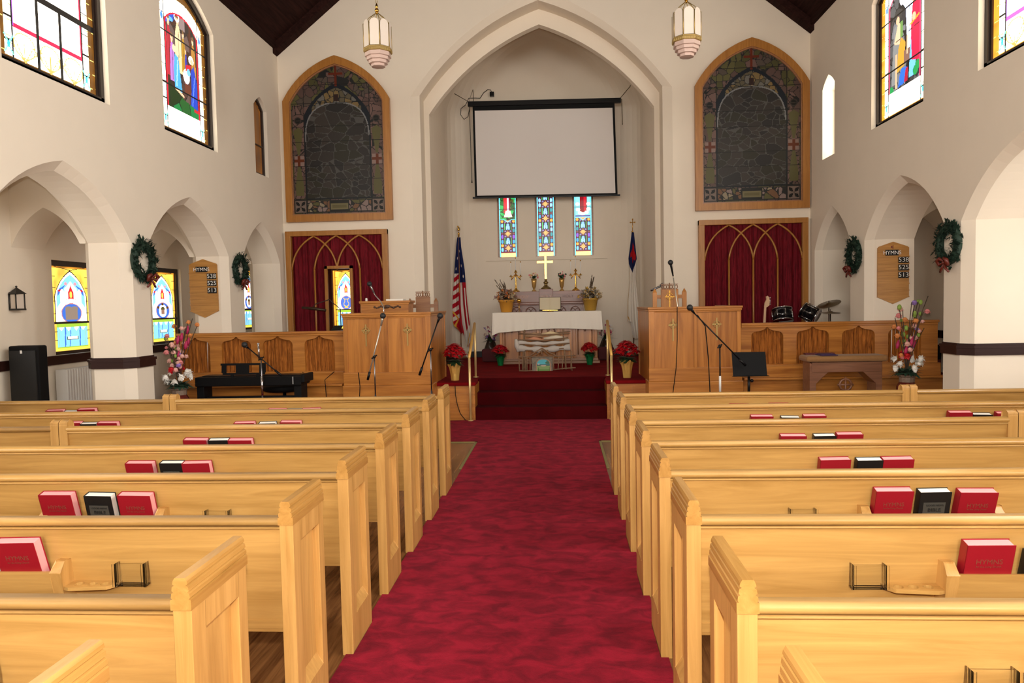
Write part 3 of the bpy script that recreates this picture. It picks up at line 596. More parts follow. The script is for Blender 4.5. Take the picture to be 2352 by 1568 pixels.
for s, side in ((-1, 'left'), (1, 'right')):
    fn = lambda a, z, d, s=s: (s*d, a, z)
    holes = []
    for c, hw in zip(YC, HW): holes.append(arch_rings(c, hw, s))
    for c, hw in ((4.6, 1.14), (1.95, 1.14), (-0.75, 1.14)): holes.append(arch_rings(c, hw, s))
    for c, hw, k in UPW:
        r = pointed(c, hw, 4.05, 5.74, 6.13, 0.055, 6); holes.append([(4.66, r), (5.22 if s < 0 else 5.305, r)])
    r = pointed(12.34, 0.27, 4.0, 5.12, 5.30, 0.02, 4); holes.append([(4.66, r), (5.22 if s < 0 else 5.305, r)])
    # floor-level openings: shift a touch so that the outline encloses them
    outer = [(-5.0, -0.06), (17.2, -0.06), (17.2, 6.46), (-5.0, 6.46)]
    struct(slab(fn, 4.66, 5.22 if s < 0 else 5.305, outer, holes).build('wall_'+side, PLASTER))
    # outer aisle wall with its windows, aisle ceiling, cross arches
    AW = [(9.40, 0.46, 1.215, 2.42), (11.66, 0.46, 1.215, 2.44), (15.03, 0.45, 1.33, 2.61), (6.9, 0.46, 1.215, 2.42), (4.4, 0.46, 1.215, 2.42), (1.9, 0.46, 1.215, 2.42)]
    if s > 0: AW = AW[3:]
    holes = [[(6.05, r), (6.25, r)] for r in [[(c-h, z0), (c+h, z0), (c+h, z1), (c-h, z1)] for c, h, z0, z1 in AW]]
    struct(slab(fn, 6.05, 6.35, [(-5.0, -0.02), (17.2, -0.02), (17.2, 3.6), (-5.0, 3.6)], holes).build('wall_aisle_'+side, PLASTER))
    m = MB(); m.box(s*5.2, s*6.4, -5.0, 17.2, 3.42, 3.5); struct(m.build('ceiling_aisle_'+side, PLASTER))
    m = MB()
    for y0, y1 in ((8.27, 8.82), (10.82, 11.52), (5.76, 6.17), (12.88, 13.4)):
        poly = [(5.15, 3.44), (6.06, 3.44), (6.06, 2.5)]+arc((6.06, 2.5), (5.64, 2.97), 0.06*-1)+arc((5.64, 2.97), (5.22, 2.545), -0.06)+[(5.15, 2.545)]
        m.prism(poly, y0, y1, lambda u, v, w, s=s: (s*u, w, v))
    struct(m.build('wall_cross_arches_'+side, PLASTER))
    # end of aisle
    m = MB(); m.box(s*4.6, s*6.4, 17.15, 17.3, 0, 3.6); struct(m.build('wall_aisle_end_'+side, PLASTER))
    # dark chair rails
    m = MB()
    def rail_round(y0, y1, near=True, far=True):
        e = 0.035; XB = 5.22 if s < 0 else 5.40
        o = [(4.66-e, y0+0.10 if near else y0), (4.66-e, y1-0.10 if far else y1)]
        if far: o += [(4.76-e*.4, y1+e), (XB-.1+e*.4, y1+e), (XB+e, y1-0.1)]
        else: o += [(XB+e, y1)]
        if near: o += [(XB+e, y0+0.1), (XB-.1+e*.4, y0-e), (4.76-e*.4, y0-e)]
        else: o += [(XB+e, y0)]
        for (za, zb, g) in ((1.09, 1.165, 0.0), (1.165, 1.195, 0.008), (1.195, 1.215, -0.012)):
            cx = sum(p[0] for p in o)/len(o); cy = sum(p[1] for p in o)/len(o)
            q = [(p[0]+(g if p[0] > cx else -g), p[1]+(g if p[1] > cy else -g)) for p in o]
            m.prism(q, za, zb, lambda u, v, w, s=s: (s*u, v, w))
    rail_round(8.27, 8.82); rail_round(10.87, 11.52); rail_round(5.64, 6.19)
    m.box(s*4.625, s*5.25, 12.93, 13.19, 1.09, 1.2)
    struct(m.build('trim_chair_rail_'+side, DARKTRIM))
    m = MB(); m.box(s*6.015, s*6.05, -5, 17.1, 1.10, 1.20); m.box(s*6.0, s*6.05, -5, 17.1, 1.19, 1.214)
    struct(m.build('trim_aisle_rail_'+side, DARKTRIM))
    # aisle windows
    for i, (c, h, z0, z1) in enumerate(AW):
        fm = MB(); ro = [(c-h, z0), (c+h, z0), (c+h, z1), (c-h, z1)]; t = 0.07; ri = [(c-h+t, z0+t*.6), (c+h-t, z0+t*.6), (c+h-t, z1-t), (c-h+t, z1-t)]
        ring_frame(fm, ro, ri, 6.10, 6.16, fn); fm.box(s*6.11, s*6.15, c-h, c+h, z0+0.395, z0+0.42)
        w = struct(fm.build(wname(), DARKWIN))
        if i < 3 and s < 0:
            P = art_castle(['tablets', 'arch', 'arch', 'arch', 'arch', 'arch'][i], 0.5)
            W0 = ri[1][0]-ri[0][0]; H0 = ri[2][1]-ri[1][1]; f1 = -1 if s > 0 else 1
            grid_mesh('stained_glass', P, lambda x, y, s=s, ri=ri, W0=W0, H0=H0: (s*6.13+0*x, ri[0][0]+x*W0, ri[0][1]+y/1.53*H0), GLASSP, w)
        else:
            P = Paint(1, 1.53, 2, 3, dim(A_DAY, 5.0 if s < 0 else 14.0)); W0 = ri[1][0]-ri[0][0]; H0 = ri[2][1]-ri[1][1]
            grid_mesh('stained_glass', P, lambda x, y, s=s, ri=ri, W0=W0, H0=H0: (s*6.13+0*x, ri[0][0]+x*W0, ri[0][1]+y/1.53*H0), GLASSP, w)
    # upper windows
    for i, (c, hw, k) in enumerate(UPW):
        ro = pointed(c, hw, 4.05, 5.74, 6.13, 0.055, 6); ri = pointed(c, hw-0.055, 4.10, 5.72, 6.06, 0.05, 6); dd = 4.72
        fm = MB(); ring_frame(fm, ro, ri, dd, dd+0.07, fn); fm.box(s*dd, s*(dd+.05), c-hw, c+hw, 4.05, 4.12)
        ri2 = pointed(c, hw-0.085, 4.13, 5.71, 6.03, 0.05, 6); ring_frame(fm, ri, ri2, dd+0.025, dd+0.06, fn)
        w = struct(fm.build(wname(), DARKWIN))
        gw = 2*hw-0.11; gh = 6.06-4.10
        if k == 'rear': P = Paint(gw, gh, 4, 4, dim(A_DAY, 8.0 if s < 0 else 22.0))  # unseen windows added behind the camera, plain glow raised for ambient light
        elif i == 0: P = art_plain(gw, gh, 5.72-4.10, s > 0)
        elif s < 0: P = art_nativity(gw, gh, 5.72-4.10)
        else: P = art_baptism(gw, gh, 5.72-4.10)
        if k != 'rear': P.mul(1.0)
        if k != 'rear' and s > 0: P.c = P.c[:, ::-1].copy()
        ring = [(a-(c-hw+0.055), z-4.10) for a, z in ri] if k != 'rear' else None
        if s > 0 and k != 'rear': pass
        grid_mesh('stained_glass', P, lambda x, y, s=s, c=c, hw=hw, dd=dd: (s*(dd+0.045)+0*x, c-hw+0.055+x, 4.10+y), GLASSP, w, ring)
    ro = pointed(12.34, 0.27, 4.0, 5.12, 5.30, 0.02, 4); ri = pointed(12.34, 0.225, 4.04, 5.11, 5.25, 0.02, 4); fm = MB(); dw = 4.72 if s < 0 else 4.86
    ring_frame(fm, ro, ri, dw, dw+.06, fn)
    for zz in (4.5,): fm.box(s*(dw+.01), s*(dw+.05), 12.1, 12.58, zz, zz+0.02)
    w = struct(fm.build(wname(), DARKWIN)); P = Paint(0.45, 1.21, 12, 24, dim(A_BRN, .5) if s < 0 else A_WHITE)
    P.streak(1.2, 3, 4, 5) if s < 0 else None
    grid_mesh('stained_glass', P, lambda x, y, s=s: (s*(dw+.035)+0*x, 12.115+x, 4.04+y), GLASSP, w, [(a-12.115, z-4.04) for a, z in ri])

# ================================================================ front wall, apse
fnY = lambda a, z, d: (a, d, z)
XC = 0.02
def aring(d, hw, zs, za, sag): return (d, pointed(XC, hw, 0.0, zs, za, sag, 16))
R0 = aring(13.2, 2.30, 5.44, 7.22, 0.22); R1 = aring(13.3, 2.145, 5.49, 7.06, 0.22); R2 = aring(13.7, 2.145, 5.49, 7.06, 0.22)
R3 = aring(13.7, 2.05, 5.25, 6.79, 0.20); R4 = aring(13.88, 2.05, 5.25, 6.79, 0.20)
outer = [(-4.66, -0.01), (4.66, -0.01), (4.66, 6.38), (0, 10.15), (-4.66, 6.38)]
lyh = [(-4.10, 0.6), (-3.42, 0.6), (-3.42, 2.5), (-4.10, 2.5)]
struct(slab(fnY, 13.2, 13.3, outer, [[R0, (13.3, R1[1])], [(13.2, lyh), (13.3, lyh)]], back=True).build('wall_front', PLASTER))
m = MB()
rings = [R1, R2, R3, R4, aring(13.885, 2.06, 5.9, 8.0, 0.34)]
rr_ = 0.55
for k in range(0, 7):
    a = k/6*PI/2; ins = rr_*(1-math.cos(a)); rings.append(aring(15.75+rr_*math.sin(a), 2.06-ins, 5.9-ins*.1, 8.0-ins*.9, 0.34*(1-ins*.1)))
for q, ((da, ra), (db, rb)) in enumerate(zip(rings, rings[1:])):
    n = len(ra); b = len(m.v); m.v += [fnY(a, z, da) for a, z in ra]+[fnY(a, z, db) for a, z in rb]
    for i in range(n):
        j = (i+1) % n
        if i == 0: continue
        m.f.append((b+i, b+j, b+n+j, b+n+i)); m.sm.append(q >= 4); m.mi.append(0)
lan = [(-0.797, 0), (0.035, 1), (0.85, 2)]
hl = [[(16.3, r), (16.42, r)] for r in [[(c-0.225, 2.765), (c+0.225, 2.765), (c+0.225, 4.72), (c-0.225, 4.72)] for c, k in lan]]
mb = slab(fnY, 16.3, 16.42, rings[-1][1], hl, back=False)
m.add(mb.v, mb.f); wa = m.build('wall_apse', PLASTER); struct(wa)
m = MB(); m.box(-1.29, 1.37, 16.26, 16.3, 2.69, 2.755); struct(m.build('trim_ledge', PLASTER))
m = MB(); m.box(-2.02, 2.02, 16.24, 16.3, ZS, ZS+0.13); m.box(-2.02, -1.99, 13.9, 16.3, ZS, ZS+0.13); m.box(1.99, 2.02, 13.9, 16.3, ZS, ZS+0.13); struct(m.build('baseboard_apse', BLACK))
for c, k in lan:
    fm = MB(); ro = [(c-0.225, 2.765), (c+0.225, 2.765), (c+0.225, 4.72), (c-0.225, 4.72)]; ri = [(c-0.185, 2.775), (c+0.185, 2.775), (c+0.185, 4.7), (c-0.185, 4.7)]
    ring_frame(fm, ro, ri, 16.33, 16.40, fnY); w = struct(fm.build(wname(), BROWNW))
    P = art_lancet(k); grid_mesh('stained_glass', P, lambda x, y, c=c: (c-0.185+x*0.37/0.36, 16.36+0*x, 2.775+y*1.925/1.9), GLASSP, w)
# chamber behind the curtain with the lyre window
m = MB(); m.box(-4.6, -2.6, 14.36, 14.46, 0, 3.6); m.box(-4.6, -2.6, 13.3, 14.4, 3.4, 3.5); m.box(-2.65, -2.6, 13.3, 14.4, 0, 3.5)
struct(m.build('wall_chamber', plain('dark_red_lining', (0.10, 0.012, 0.010), 0.9)))
fm = MB(); ro = [(-4.14, 1.3), (-3.60, 1.3), (-3.60, 2.485), (-4.14, 2.485)]; ri = [(-4.115, 1.33), (-3.625, 1.33), (-3.625, 2.465), (-4.115, 2.465)]
ring_frame(fm, ro, ri, 14.28, 14.35, fnY); w = struct(fm.build(wname(), BROWNW))
P = art_castle('lyre', 0.55); P2 = Paint(1.12, 1.53, 108, 150, A_AMB); P2.streak(0.7, 3, 5, 12); P2.c[:, 6:102] = P.c
grid_mesh('stained_glass', P2, lambda x, y: (-4.115+x*0.49/1.12, 14.32+0*x, 1.33+y/1.53*1.135), GLASSP, w)

# rear wall with an unseen window added as frontal fill light; roof
wr = [(-1.6, 2.4), (1.6, 2.4), (1.6, 5.2), (-1.6, 5.2)]
struct(slab(fnY, -5.0, -5.2, outer, [[(-5.0, wr), (-5.2, wr)]]).build('wall_rear', PLASTER))
fm = MB(); ring_frame(fm, wr, [(-1.5, 2.5), (1.5, 2.5), (1.5, 5.1), (-1.5, 5.1)], -5.1, -5.15, fnY); w = struct(fm.build(wname(), DARKWIN))
grid_mesh('fill_light_pane', Paint(3, 2.6, 3, 3, dim(A_DAY, 24.0)), lambda x, y: (-1.5+x, -5.13+0*x, 2.5+y), GLASSP, w)
m = MB()
m.box(-6.4, -4.66, -5.2, -5.0, 0, 3.6); m.box(4.66, 6.4, -5.2, -5.0, 0, 3.6); struct(m.build('wall_aisle_rear', PLASTER))
m = MB(); k = (10.08-6.38)/4.66
for s in (-1, 1):
    m.prism([(s*4.72, 6.36), (0, 10.12), (0, 10.25), (s*4.72, 6.5)], -5.2, 13.3, lambda u, v, w: (u, w, v))
struct(m.build('ceiling', CEILW))
m = MB()
for s in (-1, 1):
    for y0, y1 in ((13.0, 13.19), (9.9, 10.1), (6.6, 6.8), (3.3, 3.5), (0, 0.2)):
        m.prism([(s*4.66, 6.24), (0, 9.96), (0, 10.13), (s*4.66, 6.4)], y0, y1, lambda u, v, w: (u, w, v))
    m.prism([(s*4.66, 6.33), (s*4.60, 6.33), (s*4.60, 6.45), (s*4.66, 6.45)], -5, 13.19, lambda u, v, w: (u, w, v))
struct(m.build('trim_rafters', CEILW))
# ================================================================ pews
PY0, PP = 2.0475, 0.76465
ROWS = {k: PY0+PP*i for k, i in zip('ABCDEFGH', range(-1, 7))}
ROWS['B'] = 2.005; ROWS['A'] = 1.24
ORD = {'A': 'nearest the camera', 'B': 'second', 'C': 'third', 'D': 'fourth', 'E': 'fifth', 'F': 'sixth', 'G': 'seventh', 'H': 'front row'}
XE = 0.765; T = 0.055; ZC = 0.8965; DE = 0.37
def pew_proto(s, length, name='pew'):
    """s: -1 left block, +1 right block; local origin at the aisle corner of the pew's back, on the floor"""
    X = lambda v: s*v
    root = thing(name, (0, 0, 0), 'oak pew', 'pew')
    m = MB()     # aisle end: stiles and rails around a sunk panel
    m.box(X(.030), X(T), 0, DE, 0, ZC)
    for y0, y1 in ((0, .085), (DE-.065, DE)): m.box(X(0), X(.032), y0, y1, 0, ZC)
    m.box(X(0), X(.032), .08, DE-.06, 0, .19); m.box(X(0), X(.032), .08, DE-.06, ZC-.085, ZC)
    m.prism([(-.003, .19), (.028, .19), (.028, .24)], .085, DE-.065, lambda u, v, w: (X(u+.003), w, v))
    m.build('end_panel', OAK_Z, root, bevel=0.002)
    m = MB(); c = T/2
    prof = [(-.0305, ZC+.0005), (.0305, ZC+.0005), (.0305, ZC+.031), (.024, ZC+.033), (.028, ZC+.037), (.0265, ZC+.049), (.020, ZC+.053), (.0255, ZC+.057), (.0235, ZC+.069), (.0165, ZC+.073), (.0225, ZC+.077), (.0205, ZC+.086), (.015, ZC+.095),
            (-.015, ZC+.095), (-.0205, ZC+.086), (-.0225, ZC+.077), (-.0165, ZC+.073), (-.0235, ZC+.069), (-.0255, ZC+.057), (-.020, ZC+.053), (-.0265, ZC+.049), (-.028, ZC+.037), (-.024, ZC+.033), (-.0305, ZC+.031)]
    m.prism(prof, -.006, DE+.006, lambda u, v, w: (X(c+u), w, v))
    cap = m.build('end_cap', OAK_Y, root); cap['label'] = 'stepped moulded cap along the top'
    m = MB(); x0, x1 = X(T), X(length)
    m.prism([(.022, .893), (.042, .893), (.118, .44), (.098, .44)], x0, x1, lambda u, v, w: (w, u, v))
    m.prism([(.095, .436), (.124, .436), (.124, .475), (.089, .475)], x0, x1, lambda u, v, w: (w, u, v))
    m.build('back_panel', OAK_X, root)
    m = MB()
    m.prism([(.006, .883), (.012, .887), (.055, .887), (.055, .877), (.012, .877), (.007, .879)], x0, x1, lambda u, v, w: (w, u, v), True)
    pr = [(.014, .890)]+[(.022-.022*math.cos(a), .905+.018*math.sin(a)) for a in [-.7, -.3, .1, .5, .9, 1.3, 1.57]]+[(.05, .923), (.062, .917), (.066, .890)]
    m.prism(pr, x0, x1, lambda u, v, w: (w, u, v), True)
    m.build('top_rail', OAK_X, root)
    m = MB(); m.box(x0, x1, .10, .40, .42, .442); m.box(x0, x1, .38, .40, .38, .42); m.build('seat', OAK_X, root, bevel=.004)
    m = MB()     # rounded far end that rises over the rail
    pts = [(.01, 0), (.30, 0), (.30, .5), (.12, .78), (.085, .90), (.085, .938)]+[(.045+.04*math.cos(a), .938+.03*math.sin(a)) for a in [0.4, .9, 1.57, 2.2, 2.7]]+[(.005, .93)]
    m.prism(pts, X(length-.001), X(length+.05), lambda u, v, w: (w, u, v)); m.build('far_end', OAK_Z, root, bevel=.008)
    if length > 2.4:
        for xr in ([2.04-XE] if length < 3 else [2.04-XE, 3.58-XE]): rack(root, s, xr)
    return root
def bk(z): return .022+(.90-z)*.165      # y of the back board's rear face at height z
def rack(root, s, xc):
    X = lambda v: s*v
    m = MB()
    m.prism([(bk(.713)-.074, .713), (bk(.713)-.062, .713), (bk(.56)-.057, .56), (bk(.56)-.069, .56)], X(xc-.285), X(xc+.285), lambda u, v, w: (w, u, v))
    m.box(X(xc-.285), X(xc+.285), bk(.57)-.062, bk(.57)+.004, .56, .572)
    r = m.build('book_rack', OAK_X, root); r['label'] = 'shallow wooden rack for books on the back'
    for e in (-1, 1):
        m = MB()
        m.prism([(bk(.748)-.035, .748), (bk(.748)+.002, .748), (bk(.56)+.002, .56), (bk(.56)-.072, .56), (bk(.71)-.078, .71)], X(xc+e*.285), X(xc+e*.325), lambda u, v, w: (w, u, v))
        m.build('rack_bracket', OAK_Z, root, bevel=.004)
    m = MB(); z = .635; y1 = bk(z)+.002; n = 12
    # thin shelf with three round holes for cups
    outer = [(X(xc-.325), y1), (X(xc-.325), y1-.075), (X(xc-.35), y1-.085), (X(xc-.50), y1-.07), (X(xc-.53), y1-.03), (X(xc-.53), y1)]
    hs = [[(X(xc-.37-.055*k)+.019*math.cos(2*PI*i/n), y1-.042+.019*math.sin(2*PI*i/n)) for i in range(n)] for k in range(3)]
    sl = slab(lambda a, b, d: (a, b, d), z+.014, z, outer, [[(z+.014, h), (z, h)] for h in hs]); m.add(sl.v, sl.f)
    cu = m.build('cup_shelf', OAK_X, root); cu['label'] = 'small shelf with three round cup holes'
    m = MB(); xa, xb = X(xc-.65), X(xc-.53); z0, z1 = .642, .735
    m.box(xa, xb, bk(z0)-.006, bk(z1)-.002, z0, z1-.01); m.box(xa, xb, bk(z0)-.04, bk(z0)-.003, z0-.004, z0)
    for q in (xa, xb):
        m.box(q-.002, q+.002, bk(z1)-.038, bk(z1)-.002, z0, z1)
        m.box(q-.010, q+.010, bk(z1)-.040, bk(z1)-.037, z0, z1)
    ch = m.build('card_holder', ACRYL, root); ch['label'] = 'clear acrylic card holder'
LG = 3.285-XE; LLONG = 4.60-XE
protoL = pew_proto(-1, LG); protoR = pew_proto(1, LG)
longL = pew_proto(-1, LLONG); longR = pew_proto(1, LLONG)
where = {'A': 'rearmost, only its aisle end showing', 'B': 'second row from the back', 'C': 'third row from the back', 'D': 'fourth row from the back', 'E': 'fifth row from the back', 'F': 'sixth row from the back', 'G': 'seventh row from the back', 'H': 'front row by the steps'}
usedp = set()
for k in 'ABCDEFGH':
    for s, p, lp in ((-1, protoL, longL), (1, protoR, longR)):
        src = lp if k == 'G' else p
        o = src if src.name not in usedp else copy_tree(src); usedp.add(src.name)
        o.location = (s*XE, ROWS[k], 0)
        o['label'] = 'oak pew on the %s, %s' % ('keyboard side' if s < 0 else 'padded bench side', where[k]); o['category'] = 'pew'; o['group'] = 'oak pews either side of the red aisle'
# short side pews beyond the joints in the front and third-front rows
def side_pew(s):
    root = thing('side_pew', (0, 0, 0), 'x', 'pew'); X = lambda v: s*v; L = 1.72
    m = MB(); m.prism([(.022, .893), (.042, .893), (.118, .44), (.098, .44)], X(.05), X(L), lambda u, v, w: (w, u, v)); m.build('back_panel', OAK_X, root)
    m = MB(); pr = [(.014, .886)]+[(.022-.022*math.cos(a), .905+.018*math.sin(a)) for a in [-.7, -.3, .1, .5, .9, 1.3, 1.57]]+[(.05, .923), (.062, .917), (.066, .886)]
    m.prism(pr, X(.05), X(L), lambda u, v, w: (w, u, v), True); m.build('top_rail', OAK_X, root)
    m = MB(); m.box(X(.05), X(L), .10, .40, .42, .442); m.build('seat', OAK_X, root, bevel=.004)
    m = MB(); pts = [(.01, 0), (.30, 0), (.30, .5), (.12, .78), (.085, .90), (.085, .938)]+[(.045+.04*math.cos(a), .938+.03*math.sin(a)) for a in [0.4, .9, 1.57, 2.2, 2.7]]+[(.005, .93)]
    m.prism(pts, X(0.0), X(.05), lambda u, v, w: (w, u, v)); m.build('near_end', OAK_Z, root, bevel=.008)
    m = MB(); m.prism([(.02, 0), (.3, 0), (.3, .45), (.1, .6), (.06, .92), (.02, .92)], X(L), X(L+.04), lambda u, v, w: (w, u, v)); m.build('wall_end', OAK_Z, root)
    rack(root, s, 0.83 if s < 0 else .85)
    return root
for s in (-1, 1):
    p = side_pew(s)
    for i, k in enumerate('FH'):
        o = p if i == 0 else copy_tree(p)
        o.location = (s*3.352, ROWS[k], 0)
        o['label'] = 'short oak side pew on the outer %s, %s' % ('keyboard side' if s < 0 else 'padded bench side', 'front row' if k == 'H' else 'third row from the front')
        o['group'] = 'short side pews'
# ---------------------------------------------------------------- books
def book_proto(kind):
    w, h, t = ((.172, .235, .047) if kind == 'red' else (.143, .222, .046))
    root = thing('hymnal' if kind == 'red' else 'bible', (0, 0, 0), 'x', 'book'); cv = REDBOOK if kind == 'red' else BLACKBOOK; pg = PINKEDGE if kind == 'red' else WHITEEDGE
    m = MB(); m.box(-w/2, w/2, 0, .003, 0, h); m.box(-w/2, w/2, t-.003, t, 0, h)
    sx = -1
    m.box(sx*w/2, sx*w/2-sx*.003, 0, t, 0, h); m.build('cover', cv, root, bevel=.001)
    m = MB(); m.box(-w/2+.004, w/2-.004, .0031, t-.0031, .004, h-.004); m.build('pages', pg, root)
    if kind == 'red':
        lettering('title', 'HYMNS', .029, GOLDINK, root, (0.0, -.0008, h*.70), (PI/2, 0, 0), .0004)
        lettering('subtitle', 'for the Living Church', .0105, GOLDINK, root, (0.0, -.0008, h*.615), (PI/2, 0, 0), .0004)
    else:
        m = MB(); m.box(-.052, .048, -.0008, .0, h*.50, h*.76); m.build('label_patch', GREYINK, root)
        lettering('title', 'BIBLE', .026, BLACKBOOK, root, (0.0, -.0016, h*.58), (PI/2, 0, 0), .0004)
        lettering('subtitle', 'GOOD NEWS', .013, BLACKBOOK, root, (0.0, -.0016, h*.69), (PI/2, 0, 0), .0004)
    return root
BP = {'red': book_proto('red'), 'black': book_proto('black')}; bused = set()
SIDE = {-1: 'keyboard side', 1: 'padded bench side'}
def book(kind, xc, ztop, row, label, lean=0.0, open_out=0.0):
    src = BP[kind]; o = src if kind not in bused else copy_tree(src); bused.add(kind)
    h = .235 if kind == 'red' else .222; z0 = max(.574, ztop-h)
    y = ROWS[row]+bk(z0)-.051
    o.location = (xc, y, z0); o.rotation_euler = (.27+open_out, lean, 0)
    o['label'] = label; o['category'] = 'book'; o['group'] = 'hymnals' if kind == 'red' else 'bibles'
ROWN = {'C': 'third pew row', 'D': 'fourth pew row', 'E': 'fifth pew row', 'F': 'sixth pew row', 'G': 'seventh pew row', 'H': 'front pew row'}
J = {'red': 'red hymnal', 'black': 'black bible'}
def trio(row, s, data, first_label='aisle'):
    for i, (kind, x, z) in enumerate(data):
        reds = [d for d in data if d[0] == 'red']
        pos = '' if kind == 'black' or len(reds) == 1 else (' nearer the aisle' if abs(x) == min(abs(d[1]) for d in reds) else ' farther from the aisle')
        book(kind, x, z, row, '%s%s, rack of %s, %s' % (J[kind], pos, ROWN[row], SIDE[s]), lean=random.uniform(-.02, .02), open_out=random.uniform(-.01, .03))
trio('C', 1, [('red', 1.864, .838), ('black', 2.07, .80), ('red', 2.25, .83)])
trio('C', -1, [('red', -1.885, .848), ('black', -2.06, .80), ('red', -2.24, .83)])
trio('D', 1, [('red', 1.853, .845), ('black', 2.045, .836), ('red', 2.232, .838)])
trio('D', -1, [('red', -2.262, .842), ('black', -2.045, .833), ('red', -1.853, .836)])
trio('E', 1, [('red', 1.866, .826), ('black', 2.055, .824), ('red', 2.214, .828)])
trio('E', -1, [('red', -2.273, .835), ('black', -2.074, .833), ('red', -1.914, .832)])
trio('F', 1, [('red', 1.862, .826), ('black', 2.072, .825), ('red', 2.236, .834)])
trio('F', -1, [('red', -2.308, .837), ('black', -2.136, .833), ('red', -1.978, .833)])
trio('G', 1, [('red', 1.858, .841), ('black', 2.074, .829), ('red', 2.260, .843)])
trio('G', -1, [('red', -2.278, .833), ('black', -2.087, .828), ('red', -1.897, .836)])
trio('H', 1, [('red', 1.869, .822), ('black', 2.05, .80), ('red', 2.215, .825)])
trio('H', -1, [('red', -2.306, .832), ('black', -2.142, .826), ('red', -1.983, .832)])
for s, row, data in ((1, 'G', [('red', 3.35, .855), ('black', 3.51, .836), ('red', 3.70, .845)]), (-1, 'G', [('red', -3.75, .848), ('black', -3.60, .837), ('red', -3.44, .845)]),
                     (-1, 'H', [('red', -4.43, .846), ('black', -4.275, .835), ('red', -4.12, .855)])):
    for i, (kind, x, z) in enumerate(data):
        book(kind, x, z, row, '%s%s, outer rack of %s, %s' % (J[kind], '' if kind == 'black' else (' nearer the wall' if abs(x) == max(abs(d[1]) for d in data) else ' nearer the aisle'), ROWN[row], SIDE[s]), lean=random.uniform(-.02, .02))
# pen in the card holder at the near corner
m = MB(); a = Vector((1.512, 1.99, .66)); b = Vector((1.535, 1.975, .80)); c = a.lerp(b, .68)
m.mat(0).tube([a, c], .0045, 8); m.mat(1).tube([c, b], [.005, .003], 8)
pen = centre(m.build('pen', [WHITEP, BLACK])); tag(pen, 'white pen with a black cap standing in a clear card holder', 'pen')
